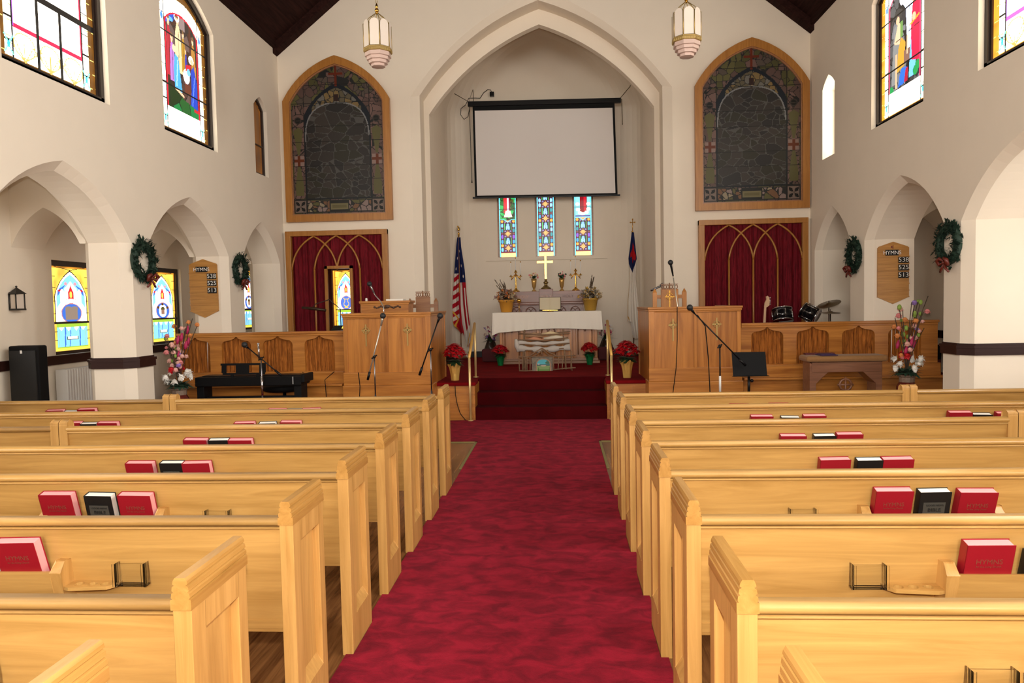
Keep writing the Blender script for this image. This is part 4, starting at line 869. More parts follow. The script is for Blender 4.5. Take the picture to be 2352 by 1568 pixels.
# ================================================================ choir rails and pulpit enclosures
def keel(c, hw, z0, zs, za, n=7):
    """ogee-headed opening outline"""
    R = [(c+hw, zs)]+[(c+hw-(hw*.28)*(1-math.cos(t)), zs+(za-zs)*.52*math.sin(t)) for t in [k/5*PI/2 for k in range(1, 6)]]
    x0, zz = R[-1]; R += [(x0-(x0-c)*.45, zz+(za-zz)*.18), (x0-(x0-c)*.78, zz+(za-zz)*.48), (c, za)]
    return [(c-hw, z0), (c+hw, z0)]+R+[(2*c-a, z) for a, z in reversed(R[:-1])]
BRC = wood('brown_gold_drape', (0.09, 0.022, 0.005), (0.50, 0.17, 0.03), 'Z', 0.85, 3.2, 0.1)
for s in (-1, 1):
    xa, xb = (2.885, 5.42) if s < 0 else (2.885, 5.60)
    root = thing('choir_rail', (s*4.2, 10.78, 0), 'amber wood choir rail with four curtained arches behind the %s' % ('black keyboard' if s < 0 else 'padded bench'), 'choir rail', 'choir rails')
    cs = [3.256+.633*i for i in range(4)] if s < 0 else [3.25+.633*i for i in range(4)]
    holes = [[(10.75, keel(s*c, .225, .81, 1.20, 1.346)), (10.80, keel(s*c, .225, .81, 1.20, 1.346))] for c in cs]
    x0, x1 = sorted((s*xa, s*xb))
    slab(lambda a, z, d: (a, d, z), 10.75, 10.80, [(x0, 0), (x1, 0), (x1, 1.36), (x0, 1.36)], holes).build('front_board', CHOIR_X, root)
    m = MB(); m.box(x0-(.015 if s < 0 else 0), x1+(.015 if s > 0 else 0), 10.725, 10.83, 1.365, 1.402); m.box(x0, x1, 10.735, 10.82, 1.335, 1.365); m.build('top_cap', CHOIR_X, root, bevel=.006)
    m = MB(); m.box(x0-(.03 if s < 0 else 0), x1+(.03 if s > 0 else 0), 10.71, 10.76, .615, .80); m.box(x0-(.03 if s < 0 else 0), x1+(.03 if s > 0 else 0), 10.66, 10.76, 0, .615); m.build('lower_band', CHOIR_X, root, bevel=.008)
    m = MB(); m.box(x0-(.06 if s < 0 else 0), x1+.12 if s > 0 else x1, 10.57, 10.70, .60, .63); m.build('ledge', CHOIR_X, root, bevel=.006)
    m = MB()
    for i in range(9 if s > 0 else 8): c = x0+.18+i*(x1-x0-.3)/8; m.box(c-.13, c+.13, 10.655, 10.662, .12, .54)
    for c in cs:
        n = 46; vs = []; fs = []
        for i in range(n+1):
            u = i/n; x = s*c-.24+.48*u; y = 10.811+.0085*math.sin(u*50+c)+.002*math.sin(u*19+2*c)
            vs += [(x, y, .80), (x*1.0+.01*math.sin(9*u+c*5), y+.003, 1.34)]
        for i in range(n): fs.append((2*i, 2*i+2, 2*i+3, 2*i+1))
        d = MB(); d.add(vs, fs, True); cu = d.build('drape', BRC, root); cu['label'] = 'gathered brown and gold drape'
    # enclosure
    rt = thing('pulpit_enclosure', (s*2.2, 11.3, 0), 'tall amber wood enclosure with two brass crosses beside the %s' % ('striped red and white flag' if s < 0 else 'blue and white flag'), 'enclosure', 'pulpit enclosures')
    X = lambda v: s*v; ZT = 1.655
    m = MB(); m.box(X(1.60), X(2.24), 10.60, 10.64, 0, ZT-.03); m.box(X(2.20), X(2.84), 10.62, 10.66, 0, ZT-.03); m.build('front_panel', CHOIR_Z, rt)
    m = MB(); m.box(X(1.57), X(1.61), 10.6, 12.0, 0, ZT-.03); m.build('side_panel', CHOIR_Z, rt)
    m = MB(); m.box(X(2.80), X(2.84), 10.66, 12.0, 0, ZT-.03); m.build('side_panel', CHOIR_Z, rt)
    for a, b, y, y2 in ((1.56, 1.64, 10.585, 10.68), (2.19, 2.235, 10.585, 10.625), (2.79, 2.85, 10.6, 10.64), (1.56, 1.60, 11.94, 12.0)):
        m = MB(); m.box(X(a), X(b), y, y2, 0, ZT-.03); m.build('stile', CHOIR_Z, rt, bevel=.006)
    m = MB(); m.box(X(1.545), X(2.87), 10.57, 10.67, ZT-.03, ZT); m.box(X(1.555), X(2.86), 10.58, 10.66, ZT-.06, ZT-.03); m.box(X(1.57), X(2.85), 10.592, 10.65, ZT-.08, ZT-.06)
    m.box(X(1.545), X(1.64), 10.67, 12.03, ZT-.03, ZT); m.box(X(1.555), X(1.63), 10.66, 12.02, ZT-.06, ZT-.03); m.box(X(2.78), X(2.87), 10.67, 12.03, ZT-.03, ZT)
    m.build('top_cap', CHOIR_X, rt, bevel=.006)
    m = MB(); m.box(X(1.555), X(2.86), 10.575, 10.64, .60, .79); m.box(X(1.545), X(2.87), 10.56, 10.64, 0, .60); m.box(X(1.55), X(1.60), 10.64, 10.985, 0, .6); m.build('plinth', CHOIR_X, rt, bevel=.008)
    for xc in (1.90, 2.515):
        m = MB(); y = 10.592 if xc < 2.2 else 10.612
        m.box(X(xc)-.008, X(xc)+.008, y-.008, y+.006, 1.172, 1.49); m.box(X(xc)-.065, X(xc)+.065, y-.008, y+.006, 1.392, 1.408)
        pts = [(X(xc)+.046*math.cos(t), y-.001, 1.40+.046*math.sin(t)) for t in [k*2*PI/20 for k in range(21)]]; m.tube(pts, .0055, 6)
        m.box(X(xc)-.017, X(xc)+.017, y-.006, y+.006, 1.385, 1.415)
        c = m.build('brass_cross', DULLBR, rt); c['label'] = 'brass ringed cross'
    # lectern top and tall chair behind
rt = thing('lectern', (-2.39, 11.5, ZS), 'wooden lectern with dark carved scroll rising behind the enclosure near the striped flag', 'lectern')
m = MB(); m.box(-2.80, -2.0, 11.32, 11.75, 1.795, 1.832); m.box(-2.78, -2.02, 11.335, 11.73, 1.77, 1.795); m.build('top_board', CHOIR_X, rt, bevel=.006)
m = MB(); m.box(-2.77, -2.03, 11.345, 11.72, ZS, 1.77); m.build('body', CHOIR_X, rt)
m = MB()
for k in range(-6, 7):
    r = .018+.012*math.cos(k*1.3); m.ball((-2.36+k*.033, 11.34, 1.735+.012*math.sin(k*1.6)), (.02, .008, .012+.006*abs(math.cos(k))), 8, 5)
m.ball((-2.36, 11.338, 1.745), (.045, .01, .03)); m.build('carved_scroll', plain('dark_carving', (0.07, 0.03, 0.012), .5), rt)
m = MB(); m.box(-2.39, -2.12, 11.4, 11.6, 1.832, 1.858)
tag(centre(m.build('closed_book', WHITEEDGE)), 'closed white book lying on top of the lectern', 'book')
m = MB(); m.lathe([(.02, 0), (.02, .035), (.012, .05)], (-2.70, 11.4, 1.832), 10); tag(centre(m.build('small_bottle', WHITEP)), 'small pale bottle standing on the lectern top', 'bottle')
def tall_chair(name, x, y, hw, ztop, zs_, label, cross):
    rt = thing(name, (x, y, ZS), label, 'chair', 'tall carved chairs')
    m = MB(); m.box(x-hw, x+hw, y, y+.04, ZS+.35, ztop-.09); m.build('back_panel', BROWNW if not cross else CHOIR_Z, rt, bevel=.004)
    m = MB()
    for k in range(2):
        for j in range(3):
            c = x-hw*.5+k*hw+(j-1)*hw*.3; pts = [(c+hw*.15*math.cos(t), y+.02, ztop-.05+.03*math.sin(t)) for t in [i*2*PI/12 for i in range(13)]]; m.tube(pts, .007, 5)
    m.box(x-hw, x+hw, y+.005, y+.035, ztop-.1, ztop-.085); m.box(x-hw, x+hw, y+.01, y+.03, ztop-.012, ztop); m.tube([(x, y+.02, ztop-.09), (x, y+.02, ztop+.015)], .01, 6)
    m.build('carved_crest', BROWNW, rt)
    for e in (-1, 1):
        m = MB(); px = x+e*(hw+.10); m.box(px-.035, px+.035, y, y+.05, ZS, zs_-.05)
        m.add([(px-.035, y, zs_-.05), (px+.035, y, zs_-.05), (px+.035, y+.05, zs_-.05), (px-.035, y+.05, zs_-.05), (px, y+.025, zs_+.02)], [(0, 1, 4), (1, 2, 4), (2, 3, 4), (3, 0, 4)]); m.build('post', BROWNW if not cross else CHOIR_Z, rt)
    m = MB()
    for zz in (zs_-.12, zs_-.32): m.box(x-hw-.1, x+hw+.1, y+.01, y+.04, zz-.03, zz+.03)
    m.build('crossbars', BROWNW if not cross else CHOIR_X, rt)
    m = MB(); m.box(x-hw-.1, x+hw+.1, y-.45, y, ZS+.42, ZS+.48); m.build('seat', REDW, rt, bevel=.01)
    for e in (-1, 1):
        m = MB(); m.box(x+e*(hw+.07)-.03, x+e*(hw+.07)+.03, y-.43, y-.37, ZS, ZS+.42); m.build('leg', CHOIR_Z if cross else BROWNW, rt)
    if cross:
        m = MB(); m.box(x-.009, x+.009, y-.008, y, zs_-.36, zs_-.02); m.box(x-.075, x+.075, y-.008, y, zs_-.13, zs_-.113)
        m.tube([(x+.055*math.cos(t), y-.004, zs_-.12+.055*math.sin(t)) for t in [k*2*PI/20 for k in range(21)]], .007, 6); c = m.build('brass_cross', BRASS, rt); c['label'] = 'brass ringed cross'
tall_chair('clergy_chair', -2.74, 14.45, .135, 2.11, 1.97, 'dark carved chair back seen behind the lectern', False) if False else tall_chair('clergy_chair', -1.98, 12.3, .12, 1.98, 1.86, 'dark carved chair back seen behind the lectern', False)
tall_chair('clergy_chair', 2.11, 12.3, .14, 2.02, 1.93, 'honey wood chair back bearing a brass ringed cross', True)

# ================================================================ organ screens (red curtain and tracery) and pointed frames
CURT = wood('dark_red_curtain', (0.05, 0.002, 0.004), (0.20, 0.009, 0.018), 'Z', 0.75, 3.0, 0.12)  # lighter vertical streaks painted in as highlights on the folds
for s in (-1, 1):
    rt = thing('curtain_screen', (s*3.66, 13.15, ZS), 'wooden screen of pointed arches over dark red curtains %s' % ('with a lit lyre window showing through' if s < 0 else 'behind the drums'), 'screen', 'curtained screens')
    x0, x1 = 2.74, 4.60; z0, z1 = ZS, 3.125; X = lambda v: s*v
    m = MB(); m.box(X(x0), X(x0+.10), 13.10, 13.2, z0, z1); m.box(X(x1-.10), X(x1), 13.10, 13.2, z0, z1); m.box(X(x0), X(x1), 13.098, 13.2, z1-.09, z1)
    m.build('frame', FRAMEW, rt, bevel=.006)
    xi, xo = x0+.10, x1-.10; B = (xo-xi)/4; zs = 2.43; za = 3.03; bars = MB()
    def bar(pts): bars.tube([(X(u), 13.125, v) for u, v in pts], .017, 6)
    for k in range(3):
        a, b = xi+k*B, xi+(k+2)*B; c = (a+b)/2
        bar([(a, zs)]+arc((a, zs), (c, za), .10, 10)); bar([(b, zs)]+arc((b, zs), (c, za), -.10, 10))
    for k in (1, 2, 3):
        if k == 2 and s < 0: continue
        bar([(xi+k*B, z0), (xi+k*B, zs)])
    bars.build('tracery', FRAMEW, rt)
    if s < 0:
        m = MB(); wx0, wx1, wz = -3.895, -3.385, 2.49; m.box(wx0, wx0+.05, 13.09, 13.14, z0, wz); m.box(wx1-.05, wx1, 13.09, 13.14, z0, wz); m.box(wx0, wx1, 13.09, 13.14, wz-.05, wz); m.build('inner_frame', FRAMEW, rt)
    xs0, xs1 = sorted((X(xi-.02), X(xo+.02))); n = 260; vs = []; fs = []; rnd = random.Random(3)
    ph = [rnd.uniform(0, 6) for _ in range(6)]
    for i in range(n+1):
        x = xs0+(xs1-xs0)*i/n; y = 13.165+.011*math.sin(x*46+ph[0])+.008*math.sin(x*73+ph[1])+.006*math.sin(x*21+ph[2])
        for z in (z0, 2.47, z1-.05): vs.append((x, y, z))
    for i in range(n):
        x = xs0+(xs1-xs0)*(i+.5)/n
        if not (s < 0 and -3.885 < x < -3.395): fs.append((3*i, 3*i+3, 3*i+4, 3*i+1))
        fs.append((3*i+1, 3*i+4, 3*i+5, 3*i+2))
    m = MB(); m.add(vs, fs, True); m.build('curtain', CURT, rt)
    if s < 0:  # slanted curtain cheeks around the window opening
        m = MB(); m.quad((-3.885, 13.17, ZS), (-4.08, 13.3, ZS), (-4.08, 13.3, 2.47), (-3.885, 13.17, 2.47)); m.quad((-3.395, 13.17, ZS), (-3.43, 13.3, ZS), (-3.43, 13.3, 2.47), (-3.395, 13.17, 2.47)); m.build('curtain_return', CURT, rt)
    # pointed frame above
    rt = thing('memorial_window', (s*3.625, 13.15, 3.29), 'large wood framed pointed panel of unlit leaded glass above the curtains %s' % ('with the lyre window' if s < 0 else 'behind the drums'), 'stained glass panel', 'framed leaded glass panels')
    c = X(3.60) if s < 0 else X(3.66); hw = .965
    fnm = lambda a, z, d: (a, d, z)
    o = pointed(c, hw, 3.29, 5.43, 6.20, .125, 12); i1 = pointed(c, hw-.12, 3.41, 5.40, 6.055, .115, 12); m = MB()
    ring_frame(m, o, i1, 13.11, 13.2, fnm); m.build('wood_frame', FRAMEW, rt)
    P = art_memorial(11 if s < 0 else 23); grid_mesh('leaded_glass', P, lambda x, y, c=c: (c-.845+x, 13.16+0*x, 3.41+y), DARKGL, rt, [(a-(c-.845), z-3.41) for a, z in i1])
    m = MB(); i2 = pointed(c, hw-.14, 3.43, 5.39, 6.03, .11, 12); ring_frame(m, i1, i2, 13.135, 13.16, fnm); m.build('bead', BROWNW, rt)

# ================================================================ projection screen
rt = thing('projection_screen', (0.05, 15.9, 3.99), 'large white pull-down projection screen with a black border hanging over the altar', 'projection screen')
tl, tr, bl, br = (-1.545, 6.005), (1.66, 5.965), (-1.50, 4.03), (1.59, 4.00)
YQ = 15.9
def quad_board(m, a, b, c, d, y0, y1):
    vs = [(p[0], y0, p[1]) for p in (a, b, c, d)]+[(p[0], y1, p[1]) for p in (a, b, c, d)]
    m.add(vs, [(0, 1, 2, 3), (7, 6, 5, 4), (0, 4, 5, 1), (1, 5, 6, 2), (2, 6, 7, 3), (3, 7, 4, 0)])
m = MB(); quad_board(m, (-1.56, 5.935), (1.665, 5.895), (1.665, 5.995), (-1.56, 6.04), YQ-.09, YQ); m.build('casing', BLACK, rt, bevel=.01)
m = MB(); quad_board(m, (-1.45, 4.03), (1.57, 3.995), (1.53, 5.91), (-1.46, 5.945), YQ-.05, YQ-.045); m.build('black_border', BLACKSOFT, rt)
m = MB(); quad_board(m, (-1.405, 4.06), (1.525, 4.03), (1.485, 5.80), (-1.415, 5.845), YQ-.056, YQ-.051); m.build('white_sheet', SCREENW, rt)
m = MB(); quad_board(m, (-1.50, 4.00), (1.62, 3.965), (1.62, 4.0), (-1.50, 4.035), YQ-.07, YQ-.03); m.build('bottom_bar', BLACK, rt, bevel=.005)
m = MB(); m.tube([(-1.88, 15.98, 6.30), (-1.87, 15.96, 6.26), (-1.54, YQ-.04, 6.04), (-1.46, 16.0, 6.33), (-1.45, 16.0, 6.08)], .008, 5); m.build('hanging_cord', plain('brown_cord', (.12, .09, .05), .8), rt)
m = MB(); m.tube([(1.88, 15.96, 6.30), (1.87, 15.96, 6.26), (1.655, YQ-.04, 6.0)], .008, 5); m.build('hanging_cord', plain('brown_cord_2', (.12, .09, .05), .8), rt)
m = MB(); m.tube([(1.68, YQ-.04, 5.98), (1.69, YQ-.03, 5.47)], .008, 5); m.tube([(1.69, YQ-.03, 5.47), (1.69, YQ-.03, 5.45)], .012, 5); m.build('pull_cord', plain('brown_cord_3', (.12, .09, .05), .8), rt)
m = MB(); m.tube([(-1.53, YQ-.02, 5.95), (-1.515, YQ-.02, 4.42), (-1.515, YQ-.02, 4.34)], [.008, .008, .018], 6); m.build('pull_cord', plain('grey_cord', (.10, .09, .07), .8), rt)
rt = thing('power_adapter', (-1.05, 16.25, 6.2), 'small black square power adapter with a looping cable above the projection screen', 'power adapter')
m = MB(); m.box(-1.12, -1.03, 16.2, 16.298, 6.24, 6.33); m.build('plug_block', BLACK, rt)
m = MB(); m.tube([(-1.08, 16.24, 6.33), (-1.10, 16.24, 6.38), (-1.16, 16.24, 6.39), (-1.25, 16.24, 6.33), (-1.33, 16.2, 6.2), (-1.42, 16.1, 6.18), (-1.55, 15.98, 6.15), (-1.62, 15.95, 6.0), (-1.72, 15.95, 5.93), (-1.73, 15.95, 5.8), (-1.66, 15.95, 5.7), (-1.57, 15.93, 5.75), (-1.54, 15.93, 5.9)], .007, 5); m.build('cable', BLACKSOFT, rt)

# ================================================================ pendant lanterns
def pendant():
    rt = thing('pendant_lantern', (0, 0, 0), 'x', 'pendant lamp', 'hanging lanterns'); n = 8; R = .168
    m = MB(); m.lathe([(.158, .165), (.172, .17), (.172, .20), (.176, .205), (.176, .215), (.160, .222)], n=n, smooth=False, a0=PI/8)
    for k in range(n):
        a = PI/8+k*2*PI/n; p = (R*math.cos(a), R*math.sin(a)); m.tube([(p[0], p[1], .21), (p[0], p[1], .50)], .006, 5); m.tube([(p[0]*.98, p[1]*.98, .50), (p[0]*.55, p[1]*.55, .58), (.01*math.cos(a), .01*math.sin(a), .645)], .004, 4)
        for j in range(5):
            b = a+(j+.5)*2*PI/n/5; rr2 = .174*math.cos(PI/8)/math.cos(((j+.5)/5-.5)*2*PI/n); m.box(rr2*math.cos(b)-.004, rr2*math.cos(b)+.004, rr2*math.sin(b)-.004, rr2*math.sin(b)+.004, .174, .198)
    m.build('brass_frame', DULLBR, rt)
    for k in range(n):
        a = (k+1)*2*PI/n; t = Vector((-math.sin(a), math.cos(a), 0)); c = Vector((math.cos(a), math.sin(a), 0))*R*math.cos(PI/8); m = MB()
        hw = .055; pr = [(-hw, .222), (hw, .222), (hw, .48)]+[(hw*math.cos(q), .48+.055*math.sin(q)) for q in (.5, 1.0, 1.57, 2.1, 2.6)]+[(-hw, .48)]
        m.prism(pr, -.002, .002, lambda u, v, w, t=t, c=c: tuple(c+t*u+c.normalized()*w+Vector((0, 0, v)))); m.build('glass_panel', LAMPG, rt)
    m = MB(); m.lathe([(.05, 0), (.085, .006), (.085, .035), (.115, .04), (.115, .075), (.14, .08), (.14, .115), (.16, .12), (.158, .165)], n=n, smooth=False, a0=PI/8); b = m.build('stepped_bowl', plain('pinkish_glass', (0.55, 0.40, 0.34), .35), rt)
    m = MB(); m.ball((0, 0, .675), .026); m.ball((0, 0, .645), .018); m.lathe([(.008, .69), (.018, .72), (.006, .76)], n=10); m.build('ball_finial', BRASS, rt)
    m = MB()
    for k in range(62):
        z = .76+k*.052; ax = (k % 2)*PI/2; m.tube([(.011*math.cos(q)*math.cos(ax), .011*math.cos(q)*math.sin(ax), z+.026+.03*math.sin(q)) for q in [i*2*PI/8 for i in range(9)]], .0032, 4)
    m.build('chain', DULLBR, rt); return rt
pl = pendant(); pr_ = copy_tree(pl)
pl.location = (-1.835, 9.0, 4.635); pl['label'] = 'brass and frosted glass lantern hanging by the leaded panel above the lyre window'
pr_.location = (1.85, 9.0, 4.60); pr_['label'] = 'brass and frosted glass lantern hanging by the leaded panel over the drums'

# ================================================================ hymn boards
HB = wood('board_wood', (0.36, 0.16, 0.03), (0.52, 0.25, 0.055), 'X', .35)
for s in (-1, 1):
    xc = s*5.01; y = 10.80
    rt = thing('hymn_board', (xc, y, 1.64), 'pointed wooden hymn number board on the pier jamb, %s side' % ('keyboard' if s < 0 else 'padded bench'), 'hymn board', 'hymn boards')
    m = MB(); hw = .215; m.prism([(-hw, 1.73), (-hw, 2.42), (-hw+.02, 2.44), (0, 2.505), (hw-.02, 2.44), (hw, 2.42), (hw, 1.73), (0, 1.635)], y, y+.02, lambda u, v, w: (xc+u, w, v)); m.build('board', HB, rt, bevel=.003)
    for k in range(7):
        m = MB(); z = 2.30-k*.095 if k < 6 else 1.735; m.box(xc-hw-.004, xc+hw+.004, y-.012, y, z-.008, z+.006); m.build('number_rail', HB, rt)
    m = MB(); m.box(xc-.11, xc+.07, y-.010, y-.002, 2.315, 2.395); m.build('title_plate', BLACK, rt); lettering('title', 'HYMNS', .075, WHITEP, rt, (xc-.02, y-.012, 2.352), (PI/2, 0, 0), .0008)
    for k, t in enumerate(('538', '525', '513')):
        z = 2.25-k*.105
        for j, ch in enumerate(t):
            cx = xc+hw-.128+j*.048; m = MB(); m.box(cx-.0225, cx+.0225, y-.016, y-.012, z-.043, z+.043); c = m.build('number_card', BLACK, rt); lettering('digit', ch, .088, WHITEP, c, (cx, y-.018, z), (PI/2, 0, 0), .0008)
    if s > 0: m = MB(); m.box(xc-.035, xc-.015, y-.006, y, 2.42, 2.45); m.tube([(xc-.005, y-.004, 2.41), (xc-.005, y-.004, 2.46)], .005, 5); m.build('small_emblem', plain('red_emblem', (.2, .04, .02), .5), rt)

# ================================================================ wreaths
def wreath(seed, bow):
    rnd = random.Random(seed); rt = thing('wreath', (0, 0, 0), 'x', 'wreath', 'fir wreaths'); m = MB()
    for k in range(420):
        a = rnd.uniform(0, 2*PI); r = .19+rnd.gauss(0, .035); p = Vector((rnd.uniform(0, .05), r*math.cos(a), r*math.sin(a)))
        d = Vector((rnd.uniform(.1, 1.0), rnd.uniform(-1, 1), rnd.uniform(-1, 1)))+Vector((0, math.cos(a), math.sin(a)))*rnd.uniform(-.6, .8)
        d.normalize(); L = rnd.uniform(.04, .07)
        for q in range(4):
            m.leaf(p+d*q*L*.15, d+Vector((rnd.uniform(-.4, .4), rnd.uniform(-.4, .4), rnd.uniform(-.4, .4))), L, .022, curl=.05)
    pts = [(.02, .19*math.cos(t), .19*math.sin(t)) for t in [k*2*PI/24 for k in range(25)]]; m.tube(pts, .045, 8)
    m.build('fir_ring', FIR, rt); m = MB(); by = bow*.06
    for e in (-1, 1):
        m.tube([(.09, by, -.20), (.12, by+e*.05, -.16), (.12, by+e*.10, -.18), (.10, by+e*.09, -.23), (.09, by, -.20)], [.006, .02, .024, .02, .006], 6)
        m.tube([(.09, by, -.21), (.10, by+e*.04, -.27), (.09, by+e*.09, -.31)], [.008, .016, .012], 5)
    m.ball((.1, by, -.205), .02); m.build('ribbon_bow', plain('plaid_ribbon', (.13, .018, .010), .4, noise=.6, nscale=50), rt); return rt
for s, y, z, lab, bw in ((-1, 8.56, 2.345, 'fir wreath on the nearer pier beside the hymn board, keyboard side', .5), (-1, 11.25, 2.36, 'small looking fir wreath on the far pier, keyboard side', -.6), (1, 8.57, 2.31, 'fir wreath with plaid bow on the nearer pier, padded bench side', .8), (1, 11.22, 2.35, 'fir wreath on the far pier above the drums cymbal', -.4)):
    w = wreath(int(y*10)+s, bw); w.location = (s*4.655, y, z); w.rotation_euler = (0, 0, PI if s > 0 else 0); w['label'] = lab
# ================================================================ altar, retable and what stands on them
GOTH = plain('carved_recess', (0.10, 0.035, 0.02), 0.5)
def gothic_panel(m, x0, x1, z0, z1, y, r=.008):
    """raised tracery lines of one carved panel"""
    c = (x0+x1)/2; w = (x1-x0)/2; zs = z0+(z1-z0)*.72
    m.tube([(x0, y, z0), (x0, y, zs)]+[(a, y, b) for a, b in arc((x0, zs), (c, z1), w*.18, 6)]+[(a, y, b) for a, b in arc((c, z1), (x1, zs), w*.18, 6)]+[(x1, y, z0)], r, 5)
    for e in (-1, 1):
        cc = c+e*w*.5; m.tube([(cc-w*.45, y, zs-w*.2)]+[(a, y, b) for a, b in arc((cc-w*.45, zs-w*.2), (cc, zs+w*.35), w*.12, 4)]+[(a, y, b) for a, b in arc((cc, zs+w*.35), (cc+w*.45, zs-w*.2), w*.12, 4)], r*.8, 5)
rt = thing('altar_table', (.06, 14.45, ZS), 'carved wooden altar table under a white cloth in the apse', 'altar')
m = MB(); m.box(-.95, 1.07, 14.15, 14.8, 1.53, 1.57); m.build('table_top', CHOIR_X, rt, bevel=.008)
m = MB(); m.box(-.83, .99, 14.30, 14.68, ZS+.08, 1.53); m.build('body', CHOIR_Z, rt)
m = MB(); m.box(-.90, 1.06, 14.2, 14.76, ZS, ZS+.05); m.box(-.87, 1.03, 14.23, 14.73, ZS+.05, ZS+.10); m.build('plinth', BROWNW, rt, bevel=.006)
for x in (-.83, -.42, -.12, .28, .58, .99):
    m = MB(); m.box(x-.03, x+.03, 14.255, 14.30, ZS+.1, 1.53); m.build('pilaster', CHOIR_Z, rt, bevel=.006)
for a, b in ((-.79, -.46), (.62, .95), (-.08, .24)):
    m = MB(); gothic_panel(m, a+.03, b-.03, ZS+.16, 1.40, 14.295, .011); m.build('tracery_panel', BROWNW, rt)
# cloth with folds
P = Paint(1, 1, 2, 2); nx, ny = 150, 40
def cloth_fn():
    vs = []; fs = []; x0, x1 = -.975, 1.095; rows = []
    for j in range(ny+1):
        for i in range(nx+1):
            u = i/nx; x = x0+(x1-x0)*u; t = j/ny
            if t < .35: y = 14.75-(14.75-14.13)*(t/.35); z = 1.578
            else:
                q = (t-.35)/.65; drop = (.36+.03*math.sin(u*5+2)-.02*u)+(.05*(1-min(1, u/.06)))
                z = 1.578-drop*q; y = 14.13-q*(.02+.010*math.sin(u*62)+.008*math.sin(u*33+1)+.006*math.sin(u*97))
                x = x+(-.06 if u < .001 else 0)*0+(u-.5)*.05*q
            vs.append((x, y, z))
    for j in range(ny):
        for i in range(nx): a = j*(nx+1)+i; fs.append((a, a+1, a+nx+2, a+nx+1))
    m = MB(); m.add(vs, fs, True)
    for e, xx in ((-1, x0), (1, x1)):   # side falls, longest at the corner
        n = 14; v2 = []; f2 = []
        for i in range(n+1):
            y = 14.13+(14.75-14.13)*i/n; dz = .44 if i > 2 else .36+.10*(i/2)
            for q in range(5): v2.append((xx+e*(.03+.012*math.sin(i*1.7))*q/4+e*.0, y, 1.578-(dz+.06*math.sin(i*.9))*q/4))
        for i in range(n):
            for q in range(4): a = i*5+q; f2.append((a, a+5, a+6, a+1))
        m.add(v2, f2, True)
    o = m.build('altar_cloth', WHITECLOTH); return o
ac = centre(cloth_fn()); tag(ac, 'white cloth draped over the altar table with its corners hanging low', 'tablecloth')
rt = thing('retable', (-.03, 15.0, ZS), 'dark carved wooden retable lettered with holy words behind the altar', 'retable')
m = MB(); m.box(-.74, .80, 14.90, 15.15, 1.765, 1.985); m.box(-.10, .18, 14.88, 15.15, 1.765, 2.03); m.build('lettered_shelf', REDW, rt, bevel=.006)
m = MB(); m.box(-.76, .82, 14.86, 15.15, 1.725, 1.765); m.box(-.75, .81, 14.875, 15.15, 1.70, 1.725); m.build('moulding', REDW, rt, bevel=.006)
m = MB(); m.box(-.72, .78, 14.93, 15.15, ZS, 1.70); m.build('body', REDW, rt)
for x in (-.70, -.42, -.12, .20, .48, .76):
    m = MB(); m.box(x-.025, x+.025, 14.90, 14.93, ZS+.6, 1.70); m.add([(x-.02, 14.89, 1.60), (x+.02, 14.89, 1.60), (x, 14.89, 1.66), (x-.02, 14.9, 1.60), (x+.02, 14.9, 1.60), (x, 14.9, 1.66)], [(0, 1, 2), (0, 3, 4, 1), (1, 4, 5, 2), (2, 5, 3, 0)]); m.build('pilaster', REDW, rt)
for a, b in ((-.67, -.45), (-.39, -.15), (.23, .45), (.51, .73)):
    m = MB(); gothic_panel(m, a+.02, b-.02, 1.42, 1.67, 14.925, .008); m.build('tracery_panel', REDW, rt)
LTR = plain('dull_gilt', (0.42, 0.24, 0.14), 0.5)
for x in (-.42, .04, .48): lettering('holy_lettering', 'HOLY', .085, LTR if x < .3 else GOTH, rt, (x, 14.876 if x == .04 else 14.896, 1.875), (PI/2, 0, 0), .001)
# brass cross, candlesticks, vases
rt = thing('altar_cross', (.04, 14.98, 2.03), 'tall polished brass cross standing at the centre of the retable', 'cross')
m = MB(); m.box(.017, .063, 14.97, 14.99, 2.22, 2.71); m.box(-.135, .19, 14.97, 14.99, 2.548, 2.596); m.box(.012, .068, 14.966, 14.994, 2.545, 2.60); m.build('cross', BRASS, rt, bevel=.002)
m = MB(); m.lathe([(.10, 0), (.10, .02), (.07, .04), (.035, .07), (.03, .10), (.05, .12), (.045, .14), (.025, .16), (.03, .19), (.02, .2)], (.04, 14.98, 2.03), 16); m.build('stepped_base', plain('aged_brass', (.25, .17, .06), .35, metal=.9), rt)
def candelabrum():
    rt = thing('candelabrum', (0, 0, 0), 'x', 'candlestick', 'brass candlesticks')
    m = MB(); m.lathe([(.08, 0), (.075, .015), (.04, .04), (.018, .07), (.022, .09), (.012, .11), (.016, .16), (.011, .2), (.016, .24), (.010, .28), (.013, .38), (.035, .39), (.035, .40), (.014, .42), (.012, .44)], (0, 0, 0), 14); m.build('stem', BRASS, rt)
    for e in (-1, 1):
        m = MB(); m.tube([(0, 0, .34), (e*.04, 0, .31), (e*.095, 0, .24)], .009, 6); m.tube([(e*.01, 0, .35), (e*.095, 0, .27), (e*.095, 0, .31)], .007, 6); m.lathe([(.02, .30), (.033, .305), (.033, .315), (.013, .32), (.012, .34)], (e*.098, 0, 0), 12); m.build('arm', BRASS, rt)
    for x, z0, z1 in ((0, .44, .68), (-.098, .34, .60), (.098, .34, .60)):
        m = MB(); m.mat(0).lathe([(.008, z0), (.008, z1)], (x, 0, 0), 8); m.mat(1).lathe([(.011, z1-.012), (.011, z1+.006), (.003, z1+.012)], (x, 0, 0), 8); m.build('candle', [WHITEP, BRASS], rt)
    return rt
